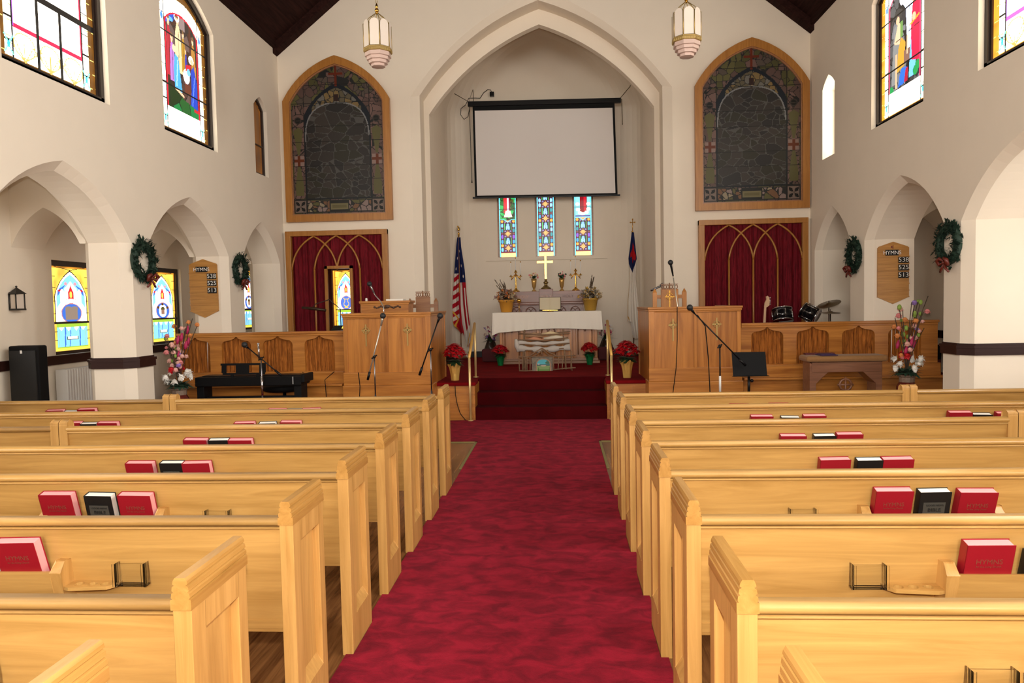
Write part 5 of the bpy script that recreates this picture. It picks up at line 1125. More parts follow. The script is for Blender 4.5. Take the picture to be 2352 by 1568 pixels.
c1 = candelabrum(); c2 = copy_tree(c1); c1.location = (-.565, 14.98, 1.985); c2.location = (.64, 14.98, 1.985)
c1['label'] = 'three-branched brass candlestick on the retable, flag with stripes side'; c2['label'] = 'three-branched brass candlestick on the retable, blue and white flag side'
def bloom(m, c, r, n, rnd, mats):
    for k in range(n):
        a = rnd.uniform(0, 2*PI); e = rnd.uniform(-.3, 1.4); p = Vector(c)+Vector((math.cos(a)*math.cos(e)*r[0], math.sin(a)*math.cos(e)*r[1], math.sin(e)*r[2]))*rnd.uniform(.5, 1)
        m.mat(rnd.choice(mats)); m.ball(p, rnd.uniform(.012, .022), 6, 4)
def small_vase(x, lab, seed, petals):
    rnd = random.Random(seed); z = 1.989; rt = thing('flower_vase', (x, 14.98, z), lab, 'vase', 'brass altar vases')
    m = MB(); m.lathe([(.05, 0), (.045, .012), (.018, .03), (.02, .05), (.038, .09), (.05, .18), (.058, .25), (.052, .25)], (x, 14.98, z), 16); m.build('brass_vase', plain('gold_vase', (.55, .33, .10), .3, metal=.7), rt)
    m = MB()
    for k in range(60): d = Vector((rnd.uniform(-1, 1), rnd.uniform(-1, 1), rnd.uniform(-.1, 1.3))); m.leaf((x, 14.98, z+.25), d, rnd.uniform(.06, .13), .03)
    m.build('leaves', LEAF, rt); m = MB(); bloom(m, (x, 14.96, z+.28), (.10, .08, .10), 22, rnd, list(range(len(petals)))); m.build('blossoms', petals, rt)
PK = plain('pink_petals', (.75, .25, .25), .6); PKL = plain('pale_pink_petals', (.80, .45, .38), .6); YL = plain('yellow_petals', (.65, .42, .08), .6); CR = plain('cream_petals', (.75, .62, .42), .7); PU = plain('purple_petals', (.30, .18, .50), .6); WH = plain('white_petals', (.85, .82, .76), .6); MAG = plain('magenta_petals', (.45, .02, .10), .6); OR = plain('orange_petals', (.75, .28, .08), .6); DR = plain('wine_petals', (.14, .01, .02), .6); LG_ = plain('lime_buds', (.25, .38, .06), .6)
small_vase(-.20, 'small brass vase of yellow and rose flowers beside the altar cross', 4, [YL, CR, PK]); small_vase(.36, 'small brass vase of leafy stems with pink lilies beside the altar cross', 9, [PK, LEAF])
# open bible on its stand
rt = thing('open_bible', (.125, 14.3, 1.58), 'large open bible propped on a brass stand on the altar cloth', 'book')
m = MB(); n = 12
for e in (-1, 1):
    vs = []; fs = []
    for i in range(n+1):
        t = i/n; x = .125+e*t*.20; b = .022*math.sin(t*PI)**.6 if t < 1 else 0
        for q in (0, 1): z = 1.625+q*.225; vs.append((x, 14.24+q*.10-b-.015, z-.012*(1-t)*(1-q)))
    for i in range(n): fs.append((2*i, 2*i+2, 2*i+3, 2*i+1))
    m.add(vs, fs, True)
m.build('pages', plain('aged_pages', (.62, .54, .38), .8), rt)
m = MB(); m.add([(-.085, 14.245, 1.615), (.335, 14.245, 1.615), (.335, 14.35, 1.858), (-.085, 14.35, 1.858), (-.085, 14.265, 1.605), (.335, 14.265, 1.605), (.335, 14.37, 1.848), (-.085, 14.37, 1.848)], [(0, 1, 2, 3), (7, 6, 5, 4), (0, 4, 5, 1), (1, 5, 6, 2), (2, 6, 7, 3), (3, 7, 4, 0)]); m.build('cover', plain('dark_leather', (.03, .012, .008), .5), rt)
m = MB(); m.box(-.02, .27, 14.2, 14.25, 1.60, 1.612); m.lathe([(.07, 0), (.06, .01), (.015, .02), (.012, .035)], (.125, 14.28, 1.579), 12); m.tube([(.125, 14.36, 1.60), (.125, 14.33, 1.80)], .01, 6); m.build('brass_stand', BRASS, rt)
# dried flower pots
def dried(x, y, z, seed, cols, pot, lab, lean):
    rnd = random.Random(seed); rt = thing('dried_flower_pot', (x, y, z), lab, 'potted flowers', 'pots of dried flowers')
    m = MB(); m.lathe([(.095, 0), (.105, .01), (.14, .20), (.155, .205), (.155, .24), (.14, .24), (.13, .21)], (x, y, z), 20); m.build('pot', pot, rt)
    m = MB(); c = Vector((x, y, z+.26))
    for k in range(240): d = Vector((rnd.uniform(-1, 1), rnd.uniform(-1, .6), rnd.uniform(-.25, 1.0))); m.leaf(c, d, rnd.uniform(.12, .27), .018, curl=rnd.uniform(-.1, .3))
    for k in range(7):
        d = Vector((lean*rnd.uniform(-.2, .9), rnd.uniform(-.2, .2), 1)).normalized(); L = rnd.uniform(.28, .42); p = [c+d*L*t+Vector((lean*.10*t*t, 0, 0)) for t in (0, .3, .6, 1)]; m.tube(p, .004, 4)
        for q in range(12): t = .5+.5*q/12; m.leaf(c+d*L*t+Vector((lean*.10*t*t, 0, 0)), d+Vector((rnd.uniform(-.5, .5), rnd.uniform(-.5, .5), .3)), .04, .015)
    m.build('dried_stems', plain('dried_grass_%d' % seed, (.10, .065, .035), .8, noise=.5, nscale=12), rt)
    m = MB()
    for k in range(90):
        a = rnd.uniform(0, 2*PI); e = rnd.uniform(-.2, 1.3); p = c+Vector((math.cos(a)*math.cos(e)*.23, math.sin(a)*math.cos(e)*.16, math.sin(e)*.17+.0))*rnd.uniform(.6, 1.05); m.mat(rnd.randrange(len(cols)))
        for q in range(6): m.leaf(p, (rnd.uniform(-1, 1), rnd.uniform(-1, .3), rnd.uniform(-.3, 1)), .06, .045)
    m.build('dried_blossoms', cols, rt)
dried(-.72, 14.32, 1.583, 5, [CR, plain('tan_petals', (.5, .36, .2), .7), OR, plain('mauve_dried', (.35, .22, .2), .7)], plain('mustard_clay', (.60, .27, .025), .5), 'mustard clay pot of dried flowers painted sunlit-orange on the altar end near the striped flag', -.6)  # pot more orange than its twin, sunlight painted into the clay
dried(.90, 14.32, 1.583, 8, [CR, plain('silver_petals', (.55, .52, .45), .7), YL], plain('mustard_clay_2', (.42, .24, .03), .5), 'mustard clay pot of pale dried flowers on the altar end near the white flag', .3)
m = MB(); m.ball((-.47, 14.24, 1.80), .045, 14, 10); m.tube([(-.47, 14.24, 1.58), (-.47, 14.24, 1.76)], .008, 6)
b = centre(m.build('gold_ball_ornament', BRASS)); tag(b, 'shiny gold ball ornament beside the dried flower pot on the altar', 'ornament')
# floor pots behind the altar
for s, x, cols, lab in ((-1, -1.13, [PU, MAG], 'dark vase of purple and red flowers behind the altar, striped flag side'), (1, 1.25, [PK, WH, MAG], 'dark vase of pink and white flowers behind the altar, white flag side')):
    rnd = random.Random(31+s); y = 15.3; rt = thing('floor_vase', (x, y, ZS), lab, 'vase', 'floor vases behind the altar')
    m = MB(); m.lathe([(.07, 0), (.08, .02), (.13, .15), (.14, .25), (.10, .36), (.08, .40), (.09, .42)], (x, y, ZS), 16); m.build('vase', plain('dark_glaze_%d' % (s+1), (.03, .015, .01), .2), rt)
    m = MB()
    for k in range(60): m.leaf((x, y, ZS+.4), (rnd.uniform(-1, 1), rnd.uniform(-1, 1), rnd.uniform(0, 1.2)), rnd.uniform(.12, .28), .04)
    m.build('leaves', LEAF, rt); m = MB()
    for k in range(26):
        p = Vector((x+rnd.uniform(-.13, .13), y+rnd.uniform(-.12, .08), ZS+rnd.uniform(.42, .70))); m.mat(rnd.randrange(len(cols)))
        for q in range(5): m.leaf(p, (rnd.uniform(-1, 1), rnd.uniform(-1, .3), rnd.uniform(-.8, 1)), .055, .04)
    m.build('blossoms', cols, rt)
    m = MB(); m.box(x-.13, x+.13, y-.14, y+.14, ZS, ZS+.001)
for s, x in ((-1, -1.12), (1, 1.22)):
    m = MB(); m.box(x-.16, x+.16, 14.86, 15.1, ZS, ZS+.26); o = centre(m.build('kneeler', plain('dark_red_cushion_%d' % (s+1), (.07, .004, .006), .8), bevel=.03)); tag(o, 'low dark red cushion block beside the altar, %s flag side' % ('striped' if s < 0 else 'white'), 'kneeler', 'dark red kneelers')
# ================================================================ poinsettias
def poinsettia(x, y, z, R, H, foil, lab, seed):
    rnd = random.Random(seed); rt = thing('poinsettia', (x, y, z), lab, 'poinsettia', 'foil-wrapped poinsettias')
    m = MB(); n = 40; prof = [(.50, 0), (.55, .02), (.62, .4), (.74, .75), (.95, 1.0), (.80, .9)]
    vs = []; fs = []
    for i, (r, h) in enumerate(prof):
        for k in range(n):
            a = 2*PI*k/n; rr3 = r*R*.55*(1+(.10*math.sin(k*PI*.999)+.06*math.sin(a*7+i))*(.4+h)); vs.append((x+rr3*math.cos(a), y+rr3*math.sin(a), z+h*H*.46+(.02*math.sin(a*9) if i >= 4 else 0)*R*4))
    for i in range(len(prof)-1):
        for k in range(n): k2 = (k+1) % n; fs.append((i*n+k, i*n+k2, (i+1)*n+k2, (i+1)*n+k))
    fs.append(tuple(range(n))[::-1]); m.add(vs, fs, False); m.build('foil_wrap', foil, rt)
    m = MB()
    for k in range(80): a = rnd.uniform(0, 2*PI); m.leaf((x, y, z+H*.48), (math.cos(a), math.sin(a), rnd.uniform(-.15, .5)), R*rnd.uniform(.7, .92), R*.4, curl=.2)
    m.build('leaves', LEAF, rt); m = MB()
    for k in range(24):
        a = k*2.4; q = R*.78*math.sqrt(k/24); c = Vector((x+q*math.cos(a), y+q*math.sin(a), z+H*(.96-.50*(q/R)**2)))
        for j in range(12): b = j*PI/6+rnd.uniform(-.2, .2); m.leaf(c+Vector((0, 0, .01*(j % 2))), (math.cos(b)+.8*math.cos(a)*q/R, math.sin(b)+.8*math.sin(a)*q/R, rnd.uniform(-.5, .3)), R*rnd.uniform(.36, .52), R*.30, curl=.15)
    m.build('red_bracts', REDPETAL, rt)
poinsettia(-1.325, 11.30, ZS, .20, .58, FOILG, 'red poinsettia in crumpled gold foil beside the steps, striped flag side', 1)
poinsettia(1.315, 11.36, ZS, .205, .58, FOILG, 'red poinsettia in crumpled gold foil beside the steps, white flag side', 2)
poinsettia(-.83, 13.95, ZS, .17, .40, FOILGR, 'small poinsettia in green foil before the altar, striped flag side', 3)
poinsettia(.85, 13.85, ZS, .17, .42, FOILGR, 'small poinsettia in green foil before the altar, white flag side', 4)
# ================================================================ handrails
for s, lab in ((-1, 'striped'), (1, 'white')):
    x = s*1.052; rt = thing('handrail', (x, 11.3, 0), 'brass handrail beside the red steps, %s flag side' % lab, 'handrail', 'brass handrails')
    m = MB(); m.tube([(x, 10.94, .016), (x, 10.94, .965)], .019, 10); m.lathe([(.045, .014), (.045, .02), (.02, .024)], (x, 10.94, 0), 14); m.build('post', RAILBR, rt)
    m = MB(); m.tube([(x, 11.74, ZS), (x, 11.74, 1.43)], .019, 10); m.lathe([(.045, ZS+.006), (.045, ZS+.012), (.02, ZS+.016)], (x, 11.74, 0), 14); m.build('post', RAILBR, rt)
    m = MB(); m.tube([(x, 10.925, .955), (x, 11.755, 1.445)], .022, 10); m.build('sloping_rail', plain('brushed_gold_%d' % (s+1), (.62, .36, .09), .4, metal=.5), rt)
# ================================================================ nativity crib and twig stable
TW = plain('twig_bark', (.22, .13, .07), .8, noise=.4, nscale=40); BIR = plain('birch_cloth', (.50, .45, .40), .9)
rnd = random.Random(12); rt = thing('manger', (.02, 13.2, ZS), 'twig manger filled with white cloths standing before the altar', 'manger')
for e, a, b in ((-1, -.33, -.36), (1, .36, .40)):
    for yy in (13.05, 13.35):
        m = MB(); m.tube([(b, yy+(yy-13.2)*.3, ZS), ((a+b)/2, yy, .9), (a, yy, 1.27)], [.018, .016, .014], 6); m.build('leg', TW, rt)
for z, yy in ((1.22, 13.03), (1.12, 13.03), (1.03, 13.03), (.94, 13.03), (1.22, 13.37), (1.08, 13.37)):
    m = MB(); x0 = -.42+rnd.uniform(-.04, .04); x1 = .46+rnd.uniform(-.05, .05); m.tube([(x0, yy, z+rnd.uniform(-.02, .02)), (0, yy, z-.03), (x1, yy, z+rnd.uniform(-.02, .02))], .012, 6); m.build('crossbar', TW, rt)
for z, r, x0, x1 in ((1.065, .047, -.45, .47), (.965, .066, -.45, .48)):
    m = MB(); pts = [(x0+(x1-x0)*t, 13.06, z-.035*math.sin(t*PI)) for t in [i/16 for i in range(17)]]; m.tube(pts, [r*(.75+.25*math.sin(i*1.3)) for i in range(17)], 10); m.build('white_cloth', BIR, rt)
m = MB(); m.tube([(-.47, 13.04, 1.12), (-.46, 13.04, 1.0), (-.43, 13.04, .90)], [.03, .045, .03], 8); m.build('hanging_cloth_end', BIR, rt)
for x0, x1, z, c in ((-.30, 0, 1.17, (.45, .28, .16)), (-.02, .30, 1.19, (.66, .52, .30)), (0.02, .44, 1.12, (.70, .62, .48)), (-.3, 0, 1.10, (.55, .25, .14))):
    m = MB(); m.tube([(x0, 13.1, z), ((x0+x1)/2, 13.08, z+.02), (x1, 13.1, z-.01)], [.02, .042, .025], 8); m.build('swaddling_roll', plain('cloth_roll_%d' % int(z*100+x1*10), c, .9), rt)
rt = thing('twig_stable', (.06, 12.7, ZS), 'small twig stable front with side fences and a painted landscape panel on the red floor', 'nativity stable')
P = Paint(.36, .24, 108, 72, (.17, .14, .10)); P.cells(120, [(.17, .14, .10), (.14, .12, .09), (.20, .16, .11)], np.ones(P.x.shape, bool), 3)
ap = [(.09, 0), (.31, 0), (.31, .08)]+arc((.31, .08), (.20, .20), -.045)+arc((.20, .20), (.09, .08), -.045); P.poly([(.07, 0), (.33, 0), (.33, .08)]+arc((.33, .08), (.20, .215), -.05)+arc((.20, .215), (.07, .08), -.05), (.35, .20, .12)); im = P.inpoly(ap)
k0 = P.c.copy(); P.c[:] = (.08, .42, .50); P.rect(0, 1, 0, .115, (.06, .12, .12)); P.rect(0, 1, 0, .09, (.22, .33, .12)); P.rect(.1, .32, .0, .03, (.13, .25, .06)); P.ell(.2, .092, .05, .012, (.5, .4, .3)).ell(.28, .14, .05, .02, (.05, .14, .08)).ell(.30, .17, .05, .02, (.06, .18, .12)).ell(.12, .12, .02, .01, (.5, .45, .4)); P.rect(.11, .12, .0, .06, (.04, .14, .03)).rect(.3, .306, .0, .07, (.04, .14, .03)); P.c[~im] = k0[~im]
m = MB(); m.box(-.19, .17, 12.70, 12.708, ZS, ZS+.24); pb = m.build('landscape_panel', plain('board_back', (.2, .15, .1), .8), rt)
grid_mesh('painted_scene', P, lambda x, y: (-.19+x, 12.698+0*x, ZS+y), BOARDP, pb)
def twig(nm, a, b, r=.011): m = MB(); a = Vector(a); b = Vector(b); mid = (a+b)/2+Vector((rnd.uniform(-.006, .006), 0, rnd.uniform(-.006, .006))); m.tube([a, mid, b], r, 6); m.build(nm, TW, rt)
y = 12.69; twig('roof_twig', (-.24, y, .825), (-.01, y, .975)); twig('roof_twig', (-.01, y, .975), (.26, y, .825)); twig('roof_twig', (-.14, y+.02, .84), (-.01, y+.02, .93)); twig('roof_twig', (-.01, y, .965), (.12, y+.02, .84)); twig('king_post', (-.01, y, .96), (-.01, y, .86))
twig('top_twig', (-.42, y, .83), (.56, y, .84)); twig('bottom_twig', (-.41, y, .592), (-.18, y, .592)); twig('bottom_twig', (.17, y, .60), (.56, y-.1, .64))
for x in (-.40, -.34, -.31, -.27, -.22): twig('fence_twig', (x, y, .585), (x+rnd.uniform(-.03, .02), y, .83), .010)
for x in (.19, .26, .33, .40, .48): twig('fence_twig', (x, y-.02, .60+.0), (x+rnd.uniform(-.02, .03), y, .84), .010)
for x in (-.29, .50): twig('corner_post', (x, y+.03, ZS), (x-.01, y+.03, .92), .013)
# ================================================================ flags
def flag(name, lab, xc, Yf, zb, zt, rows, P, kind, fringe):
    rt = thing(name, (xc, Yf, ZS), lab, 'flag', 'flags on poles')
    m = MB(); m.tube([(xc, Yf+.03, ZS), (xc, Yf+.03, zt+.02)], .012, 8); m.lathe([(.13, 0), (.12, .03), (.03, .06), (.02, .12)], (xc, Yf+.03, ZS), 16); m.build('pole', BROWNW if kind == 'us' else plain('dark_pole', (.1, .045, .02), .4), rt)
    n = 60; P2 = P
    def fn(gx, gy):
        v = gy/P.h; z = zb+(zt-zb)*v; L = np.interp(z, [r[0] for r in rows], [r[1] for r in rows]); R = np.interp(z, [r[0] for r in rows], [r[2] for r in rows]); u = gx/P.w
        bt = np.interp(u, [q[0] for q in fringe], [q[1] for q in fringe]); zz = np.maximum(z, bt)
        return L+(R-L)*u, Yf-.03-.035*np.sin(u*14+z*1.2)*np.clip((zt-z)/1.0, .1, 1)-.05*np.clip((zt-z)/1.2, 0, 1), zz
    grid_mesh('cloth', P, fn, PAINT, rt, smooth=True)
    return rt
NAVY = (.012, .018, .075); RED = (.38, .008, .018); WHT = (.62, .56, .50); GLD = (.62, .33, .04)
P = Paint(1, 2.4, 90, 220, RED)
P.rect(.55, .72, 0, 1.45, WHT).rect(.86, .93, 0, 1.3, WHT); P.poly([(.6, 0), (1, .1), (1, .5), (.62, .3)], WHT)
for k in range(6): z = 1.62-k*.19; P.poly([(0, z-.10), (.42, z-.02), (.42, z+.07), (0, z-.01)], WHT)
P.rect(.0, .44, 1.62, 2.4, NAVY).rect(.44, 1, 1.42, 2.4, NAVY); P.rect(.42, .45, 0, 2.4, (.10, .02, .03))
for x, z in ((.15, 1.72), (.72, 1.78), (.62, 2.1), (.3, 1.95), (.85, 1.55)): P.ell(x, z, .05, .03, WHT)
P.line([(.0, .45), (.35, .62), (.02, .78)], .05, GLD).line([(.0, .45), (.1, .3), (.35, .25)], .06, GLD).line([(.36, .02), (.75, -.02), (.95, .3)], .05, GLD).line([(.46, 2.4), (.5, 1.9), (.47, 1.2)], .025, GLD).rect(0, .02, .2, .7, GLD)
rt = flag('striped_flag', 'red, white and blue striped flag with gold fringe on a pole beside the apse wall', -1.85, 16.0, .82, 3.20, [(.82, -1.90, -1.64), (1.13, -1.93, -1.62), (1.37, -1.998, -1.64), (1.75, -2.0, -1.68), (2.5, -1.945, -1.725), (3.0, -1.90, -1.79), (3.2, -1.87, -1.80)], P, 'us', [(0, 1.30), (.3, 1.12), (.45, 1.15), (.75, .84), (1, .82)])
m = MB(); z = 3.22
m.tube([(-1.845, 16.03, z), (-1.845, 16.03, z+.10)], [.02, .012], 8); m.ball((-1.845, 16.03, z+.06), .025); m.ball((-1.84, 16.02, z+.16), (.022, .022, .05)); m.ball((-1.855, 16.0, z+.215), .018)
for e in (-1, 1):
    for q in range(4): m.leaf((-1.84+e*.012, 16.03, z+.20-q*.01), (e*.7+.2, 0, -.5-q*.3), .09, .03)
m.build('eagle_finial', BRASS, rt)
P = Paint(1, 2.3, 80, 200, (.80, .74, .66)); P.poly([(0, 1.62), (0, 2.3), (1, 2.3), (1, 1.72), (.42, 1.42)], NAVY); P.poly([(.18, 1.85), (.45, 1.95), (.5, 2.08), (.72, 2.0), (.72, 1.9), (.95, 1.8), (.8, 1.68), (.62, 1.72), (.5, 1.62), (.4, 1.78), (.2, 1.76)], (.40, .01, .015))
for x in (.3, .52, .75): P.line([(x, 0), (x+.03, 1.4)], .02, (.62, .56, .48))
P.rect(0, .025, .3, 1.6, GLD).line([(0, .5), (.14, .42), (.12, .34)], .04, GLD).line([(.15, .02), (.4, -.02)], .06, GLD)
rt = flag('church_flag', 'white flag with a navy corner and red cross on a pole beside the apse wall', 1.875, 15.9, .95, 3.20, [(.95, 1.80, 2.02), (1.35, 1.74, 2.01), (1.76, 1.75, 1.98), (2.25, 1.80, 1.94), (2.65, 1.78, 1.955), (3.0, 1.83, 1.92), (3.2, 1.855, 1.905)], P, 'ch', [(0, 1.32), (.2, 1.30), (.24, .98), (.4, .95), (1, .97)])
m = MB(); z = 3.20; m.tube([(1.877, 15.93, z), (1.884, 15.93, z+.27)], .008, 6); m.tube([(1.84, 15.93, z+.215), (1.928, 15.93, z+.215)], .008, 6)
for p in ((1.838, z+.215), (1.93, z+.215), (1.884, z+.28)): m.ball((p[0], 15.93, p[1]), .016)
m.ball((1.877, 15.93, z+.02), .022); m.build('cross_finial', BRASS, rt)
# ================================================================ microphones and stands
MICB = plain('mic_mesh', (.012, .012, .013), .55)
def tripod(rt, x, y, r=.26):
    for k in range(3): m = MB(); a = 1.2+k*2*PI/3; m.tube([(x, y, .10), (x+r*math.cos(a), y+r*math.sin(a), .028)], .009, 6); m.build('leg', BLACK, rt)
def mic(rt, tip, tail, body=BLACK):
    tip = Vector(tip); tail = Vector(tail); d = (tail-tip).normalized(); m = MB(); m.ball(tip, .039, 12, 8); m.build('mic_head', MICB, rt)
    m = MB(); m.tube([tip+d*.02, tip+d*.06, tail], [.020, .016, .010], 8); m.build('mic_body', body, rt)
def mic_stand(x, y, pole_top, boom_hi, boom_lo, tip, lab, pole=STEEL, boom=BLACK, body=BLACK):
    rt = thing('microphone_stand', (x, y, .014 if y > 9.27 else 0), lab, 'microphone stand', 'microphones on boom stands')
    m = MB(); m.tube([(x, y, .06), (x, y, pole_top*.55)], .013, 8); m.tube([(x, y, pole_top*.55), (x, y, pole_top)], .009, 8); m.build('pole', pole, rt); tripod(rt, x, y)
    m = MB(); m.ball((x, y, pole_top), .022); m.tube([(x-.03, y-.02, pole_top-.02), (x+.03, y+.02, pole_top+.02)], .010, 6); m.build('clutch', BLACK, rt)
    m = MB(); m.tube([boom_lo, boom_hi], .0085, 8); m.build('boom', boom, rt)
    bl = Vector(boom_lo); bh = Vector(boom_hi); d = (bh-bl).normalized(); m = MB(); m.tube([bl-d*.02, bl+d*.09], .016, 8); m.build('counterweight', BLACK, rt)
    mic(rt, tip, boom_hi, body); return rt
mic_stand(-2.095, 9.4, 1.10, (-1.985, 9.36, 1.50), (-2.19, 9.42, .82), (-1.952, 9.34, 1.627), 'boom microphone stand with a pale boom before the brass-crossed enclosure, keyboard side', STEEL, plain('pale_steel', (.55, .52, .45), .3, metal=.7), plain('champagne', (.5, .44, .35), .3, metal=.6))
mic_stand(-1.36, 9.4, 1.18, (-1.262, 9.38, 1.515), (-1.51, 9.42, .87), (-1.218, 9.36, 1.612), 'black boom microphone stand at the aisle edge of the keyboard-side enclosure')
rt = mic_stand(2.276, 9.3, 1.17, (1.965, 9.27, 1.58), (2.586, 9.34, .935), (1.905, 9.25, 1.655), 'black boom microphone stand angled in front of the music stand', BLACK)
m = MB(); m.lathe([(.0145, .60), (.0145, .80)], (2.276, 9.3, 0), 8); m.build('white_tape', WHITEP, rt); m = MB(); m.tube([(2.0, 9.27, 1.56), (2.10, 9.3, 1.42), (2.14, 9.32, 1.0), (2.16, 9.32, .5), (2.2, 9.32, .03)], .006, 6); m.build('cable', BLACKSOFT, rt)
rt = thing('tall_microphone', (1.95, 11.0, 0), 'tall microphone rising upright beside the brass-crossed chair back', 'microphone stand')
m = MB(); m.tube([(2.04, 11.0, .585), (2.04, 11.0, 1.60), (1.975, 11.0, 2.08)], .009, 8); m.build('pole', plain('pale_pole', (.6, .55, .45), .3, metal=.7), rt); mic(rt, (1.93, 10.97, 2.30), (1.97, 10.99, 2.10))
rt = thing('gooseneck_microphone', (-2.27, 11.0, 1.64), 'bent gooseneck microphone over the lectern', 'microphone'); m = MB(); m.tube([(-2.275, 10.75, 1.655), (-2.29, 10.8, 1.74), (-2.34, 10.85, 1.82), (-2.43, 10.9, 1.91), (-2.46, 10.9, 1.96)], .0085, 8); m.build('gooseneck', plain('chrome_neck', (.6, .58, .55), .25, metal=.9), rt); mic(rt, (-2.515, 10.9, 2.085), (-2.45, 10.9, 1.95), plain('silver_mic', (.3, .3, .3), .3, metal=.8))
# ================================================================ keyboard, stool
rt = thing('digital_piano', (-3.85, 9.75, 0), 'black digital piano on a stand turned away, in front of the curtained choir rail', 'keyboard')
m = MB(); m.box(-4.60, -3.14, 9.6, 9.95, .72, .845); m.build('case', BLACKSOFT, rt, bevel=.012)
m = MB(); m.box(-4.55, -3.2, 9.72, 9.93, .846, .856); m.build('key_bed', BLACK, rt)
for x in (-4.56, -3.22):
    m = MB(); m.box(x-.045, x+.055, 9.66, 9.9, .015, .72); m.build('leg', BLACKSOFT, rt, bevel=.006)
m = MB(); m.box(-3.14, -3.09, 9.58, 9.95, .76, .87); m.build('end_cheek', BLACKSOFT, rt, bevel=.01)
m = MB(); m.box(-4.52, -3.25, 9.74, 9.78, .50, .57); m.build('stretcher', BLACKSOFT, rt)
m = MB()
def bd(x0, x1, z0, z1): m.add([(x0, 9.60+.1*(z0-.88), z0), (x1, 9.60+.1*(z0-.88), z0), (x1, 9.6+.1*(z1-.88), z1), (x0, 9.6+.1*(z1-.88), z1), (x0, 9.61+.1*(z0-.88), z0), (x1, 9.61+.1*(z0-.88), z0), (x1, 9.61+.1*(z1-.88), z1), (x0, 9.61+.1*(z1-.88), z1)], [(0, 1, 2, 3), (7, 6, 5, 4), (0, 4, 5, 1), (1, 5, 6, 2), (2, 6, 7, 3), (3, 7, 4, 0)])
bd(-4.21, -3.63, .875, .90); bd(-4.24, -3.62, 1.0, 1.028); bd(-4.225, -4.16, .90, 1.0); bd(-4.03, -3.85, .90, 1.0); bd(-3.71, -3.62, .90, 1.0); bd(-4.1, -4.06, .845, .875); bd(-3.75, -3.7, .845, .875); m.build('music_rest', BLACKSOFT, rt)
m = MB(); m.box(-3.26, -3.245, 9.595, 9.6, .74, .84); m.build('bright_strip', plain('silver_strip', (.25, .25, .25), .3), rt)
rt = thing('round_stool', (-3.62, 10.25, 0), 'low black padded stool behind the digital piano', 'stool')
m = MB(); m.lathe([(.26, .58), (.30, .60), (.30, .66), (.26, .68)], (-3.62, 10.25, 0), 24); m.build('seat', BLACKSOFT, rt); m = MB(); m.tube([(-3.62, 10.25, .02), (-3.62, 10.25, .58)], .025, 8); m.lathe([(.2, .014), (.2, .03), (.03, .05)], (-3.62, 10.25, 0), 16); m.build('pedestal', BLACK, rt)
rt = mic_stand(-3.60, 9.42, 1.10, (-3.80, 9.42, 1.27), (-3.35, 9.42, .885), (-3.815, 9.42, 1.285), 'black boom stand with chrome lower pole standing before the digital piano')
m = MB(); m.lathe([(.0145, .62), (.0145, .87)], (-3.60, 9.42, 0), 8); m.build('chrome_section', CHROME, rt); m = MB(); m.tube([(-3.625, 9.42, 1.10), (-3.63, 9.42, 1.28)], .012, 6); m.ball((-3.63, 9.42, 1.29), .018); m.build('silver_clip', CHROME, rt)
# ================================================================ music stand, bench with cloth
rt = thing('music_stand', (2.665, 9.5, 0), 'black metal music stand before the curtained arches', 'music stand')
m = MB(); m.add([(2.455, 9.38, .79), (2.872, 9.38, .79), (2.872, 9.46, 1.08), (2.455, 9.46, 1.08), (2.455, 9.383, .788), (2.872, 9.383, .788), (2.872, 9.464, 1.079), (2.455, 9.464, 1.079)], [(0, 1, 2, 3), (7, 6, 5, 4), (0, 4, 5, 1), (1, 5, 6, 2), (2, 6, 7, 3), (3, 7, 4, 0)]); m.box(2.44, 2.885, 9.32, 9.385, .785, .79); m.build('desk', BLACKSOFT, rt)
m = MB(); m.tube([(2.665, 9.45, .06), (2.665, 9.45, .95)], .012, 8); m.tube([(2.665, 9.45, .5), (2.665, 9.45, .80)], .017, 8); m.ball((2.70, 9.44, .72), .022); m.build('pole', BLACK, rt); tripod(rt, 2.665, 9.45, .24)
rt = thing('padded_bench', (4.02, 10.0, 0), 'tall wooden bench with a tan padded top and a purple cloth lying on it', 'bench')
BW = wood('bench_wood', (.16, .065, .035), (.26, .115, .06), 'X', .35)
m = MB(); m.box(3.50, 4.54, 9.82, 10.18, .905, .985); m.build('padded_top', plain('tan_upholstery', (.30, .15, .05), .85, noise=.15, nscale=60, sheen=.1), rt, bevel=.035)
m = MB(); m.box(3.58, 4.46, 9.86, 9.89, .77, .90); m.box(3.58, 4.46, 10.11, 10.14, .77, .90); m.build('apron', BW, rt, bevel=.004)
for x in (3.58, 4.44):
    m = MB(); e = 1 if x < 4 else -1
    m.prism([(x-.03*e, .02), (x+.05*e, .02), (x+.05*e, .62), (x+.20*e, .77), (x-.03*e, .90)] if e > 0 else [(x+.03, .02), (x+.03, .90), (x-.20, .77), (x-.05, .62), (x-.05, .02)], 9.87, 10.13, lambda u, v, w: (u, w, v)); m.build('leg', BW, rt, bevel=.005)
m = MB(); m.tube([(4.02+.075*math.cos(t), 9.90, .60+.075*math.sin(t)) for t in [k*2*PI/16 for k in range(17)]], .016, 6); m.tube([(4.02, 9.9, .40), (4.02, 9.9, .70)], .014, 6); m.tube([(3.92, 9.9, .60), (4.12, 9.9, .60)], .014, 6); m.box(3.60, 4.44, 9.89, 9.91, .36, .44); m.build('carved_cross', BW, rt)
rt = thing('folded_cloth', (3.78, 9.95, .987), 'small folded purple cloth on the padded bench', 'cloth'); m = MB(); rnd = random.Random(2)
m.box(3.68, 3.90, 9.83, 10.05, .988, .998); m.box(3.70, 3.88, 9.86, 10.02, .997, 1.006); m.build('cloth_folds', plain('purple_cloth', (.05, .025, .09), .9), rt, bevel=.004)
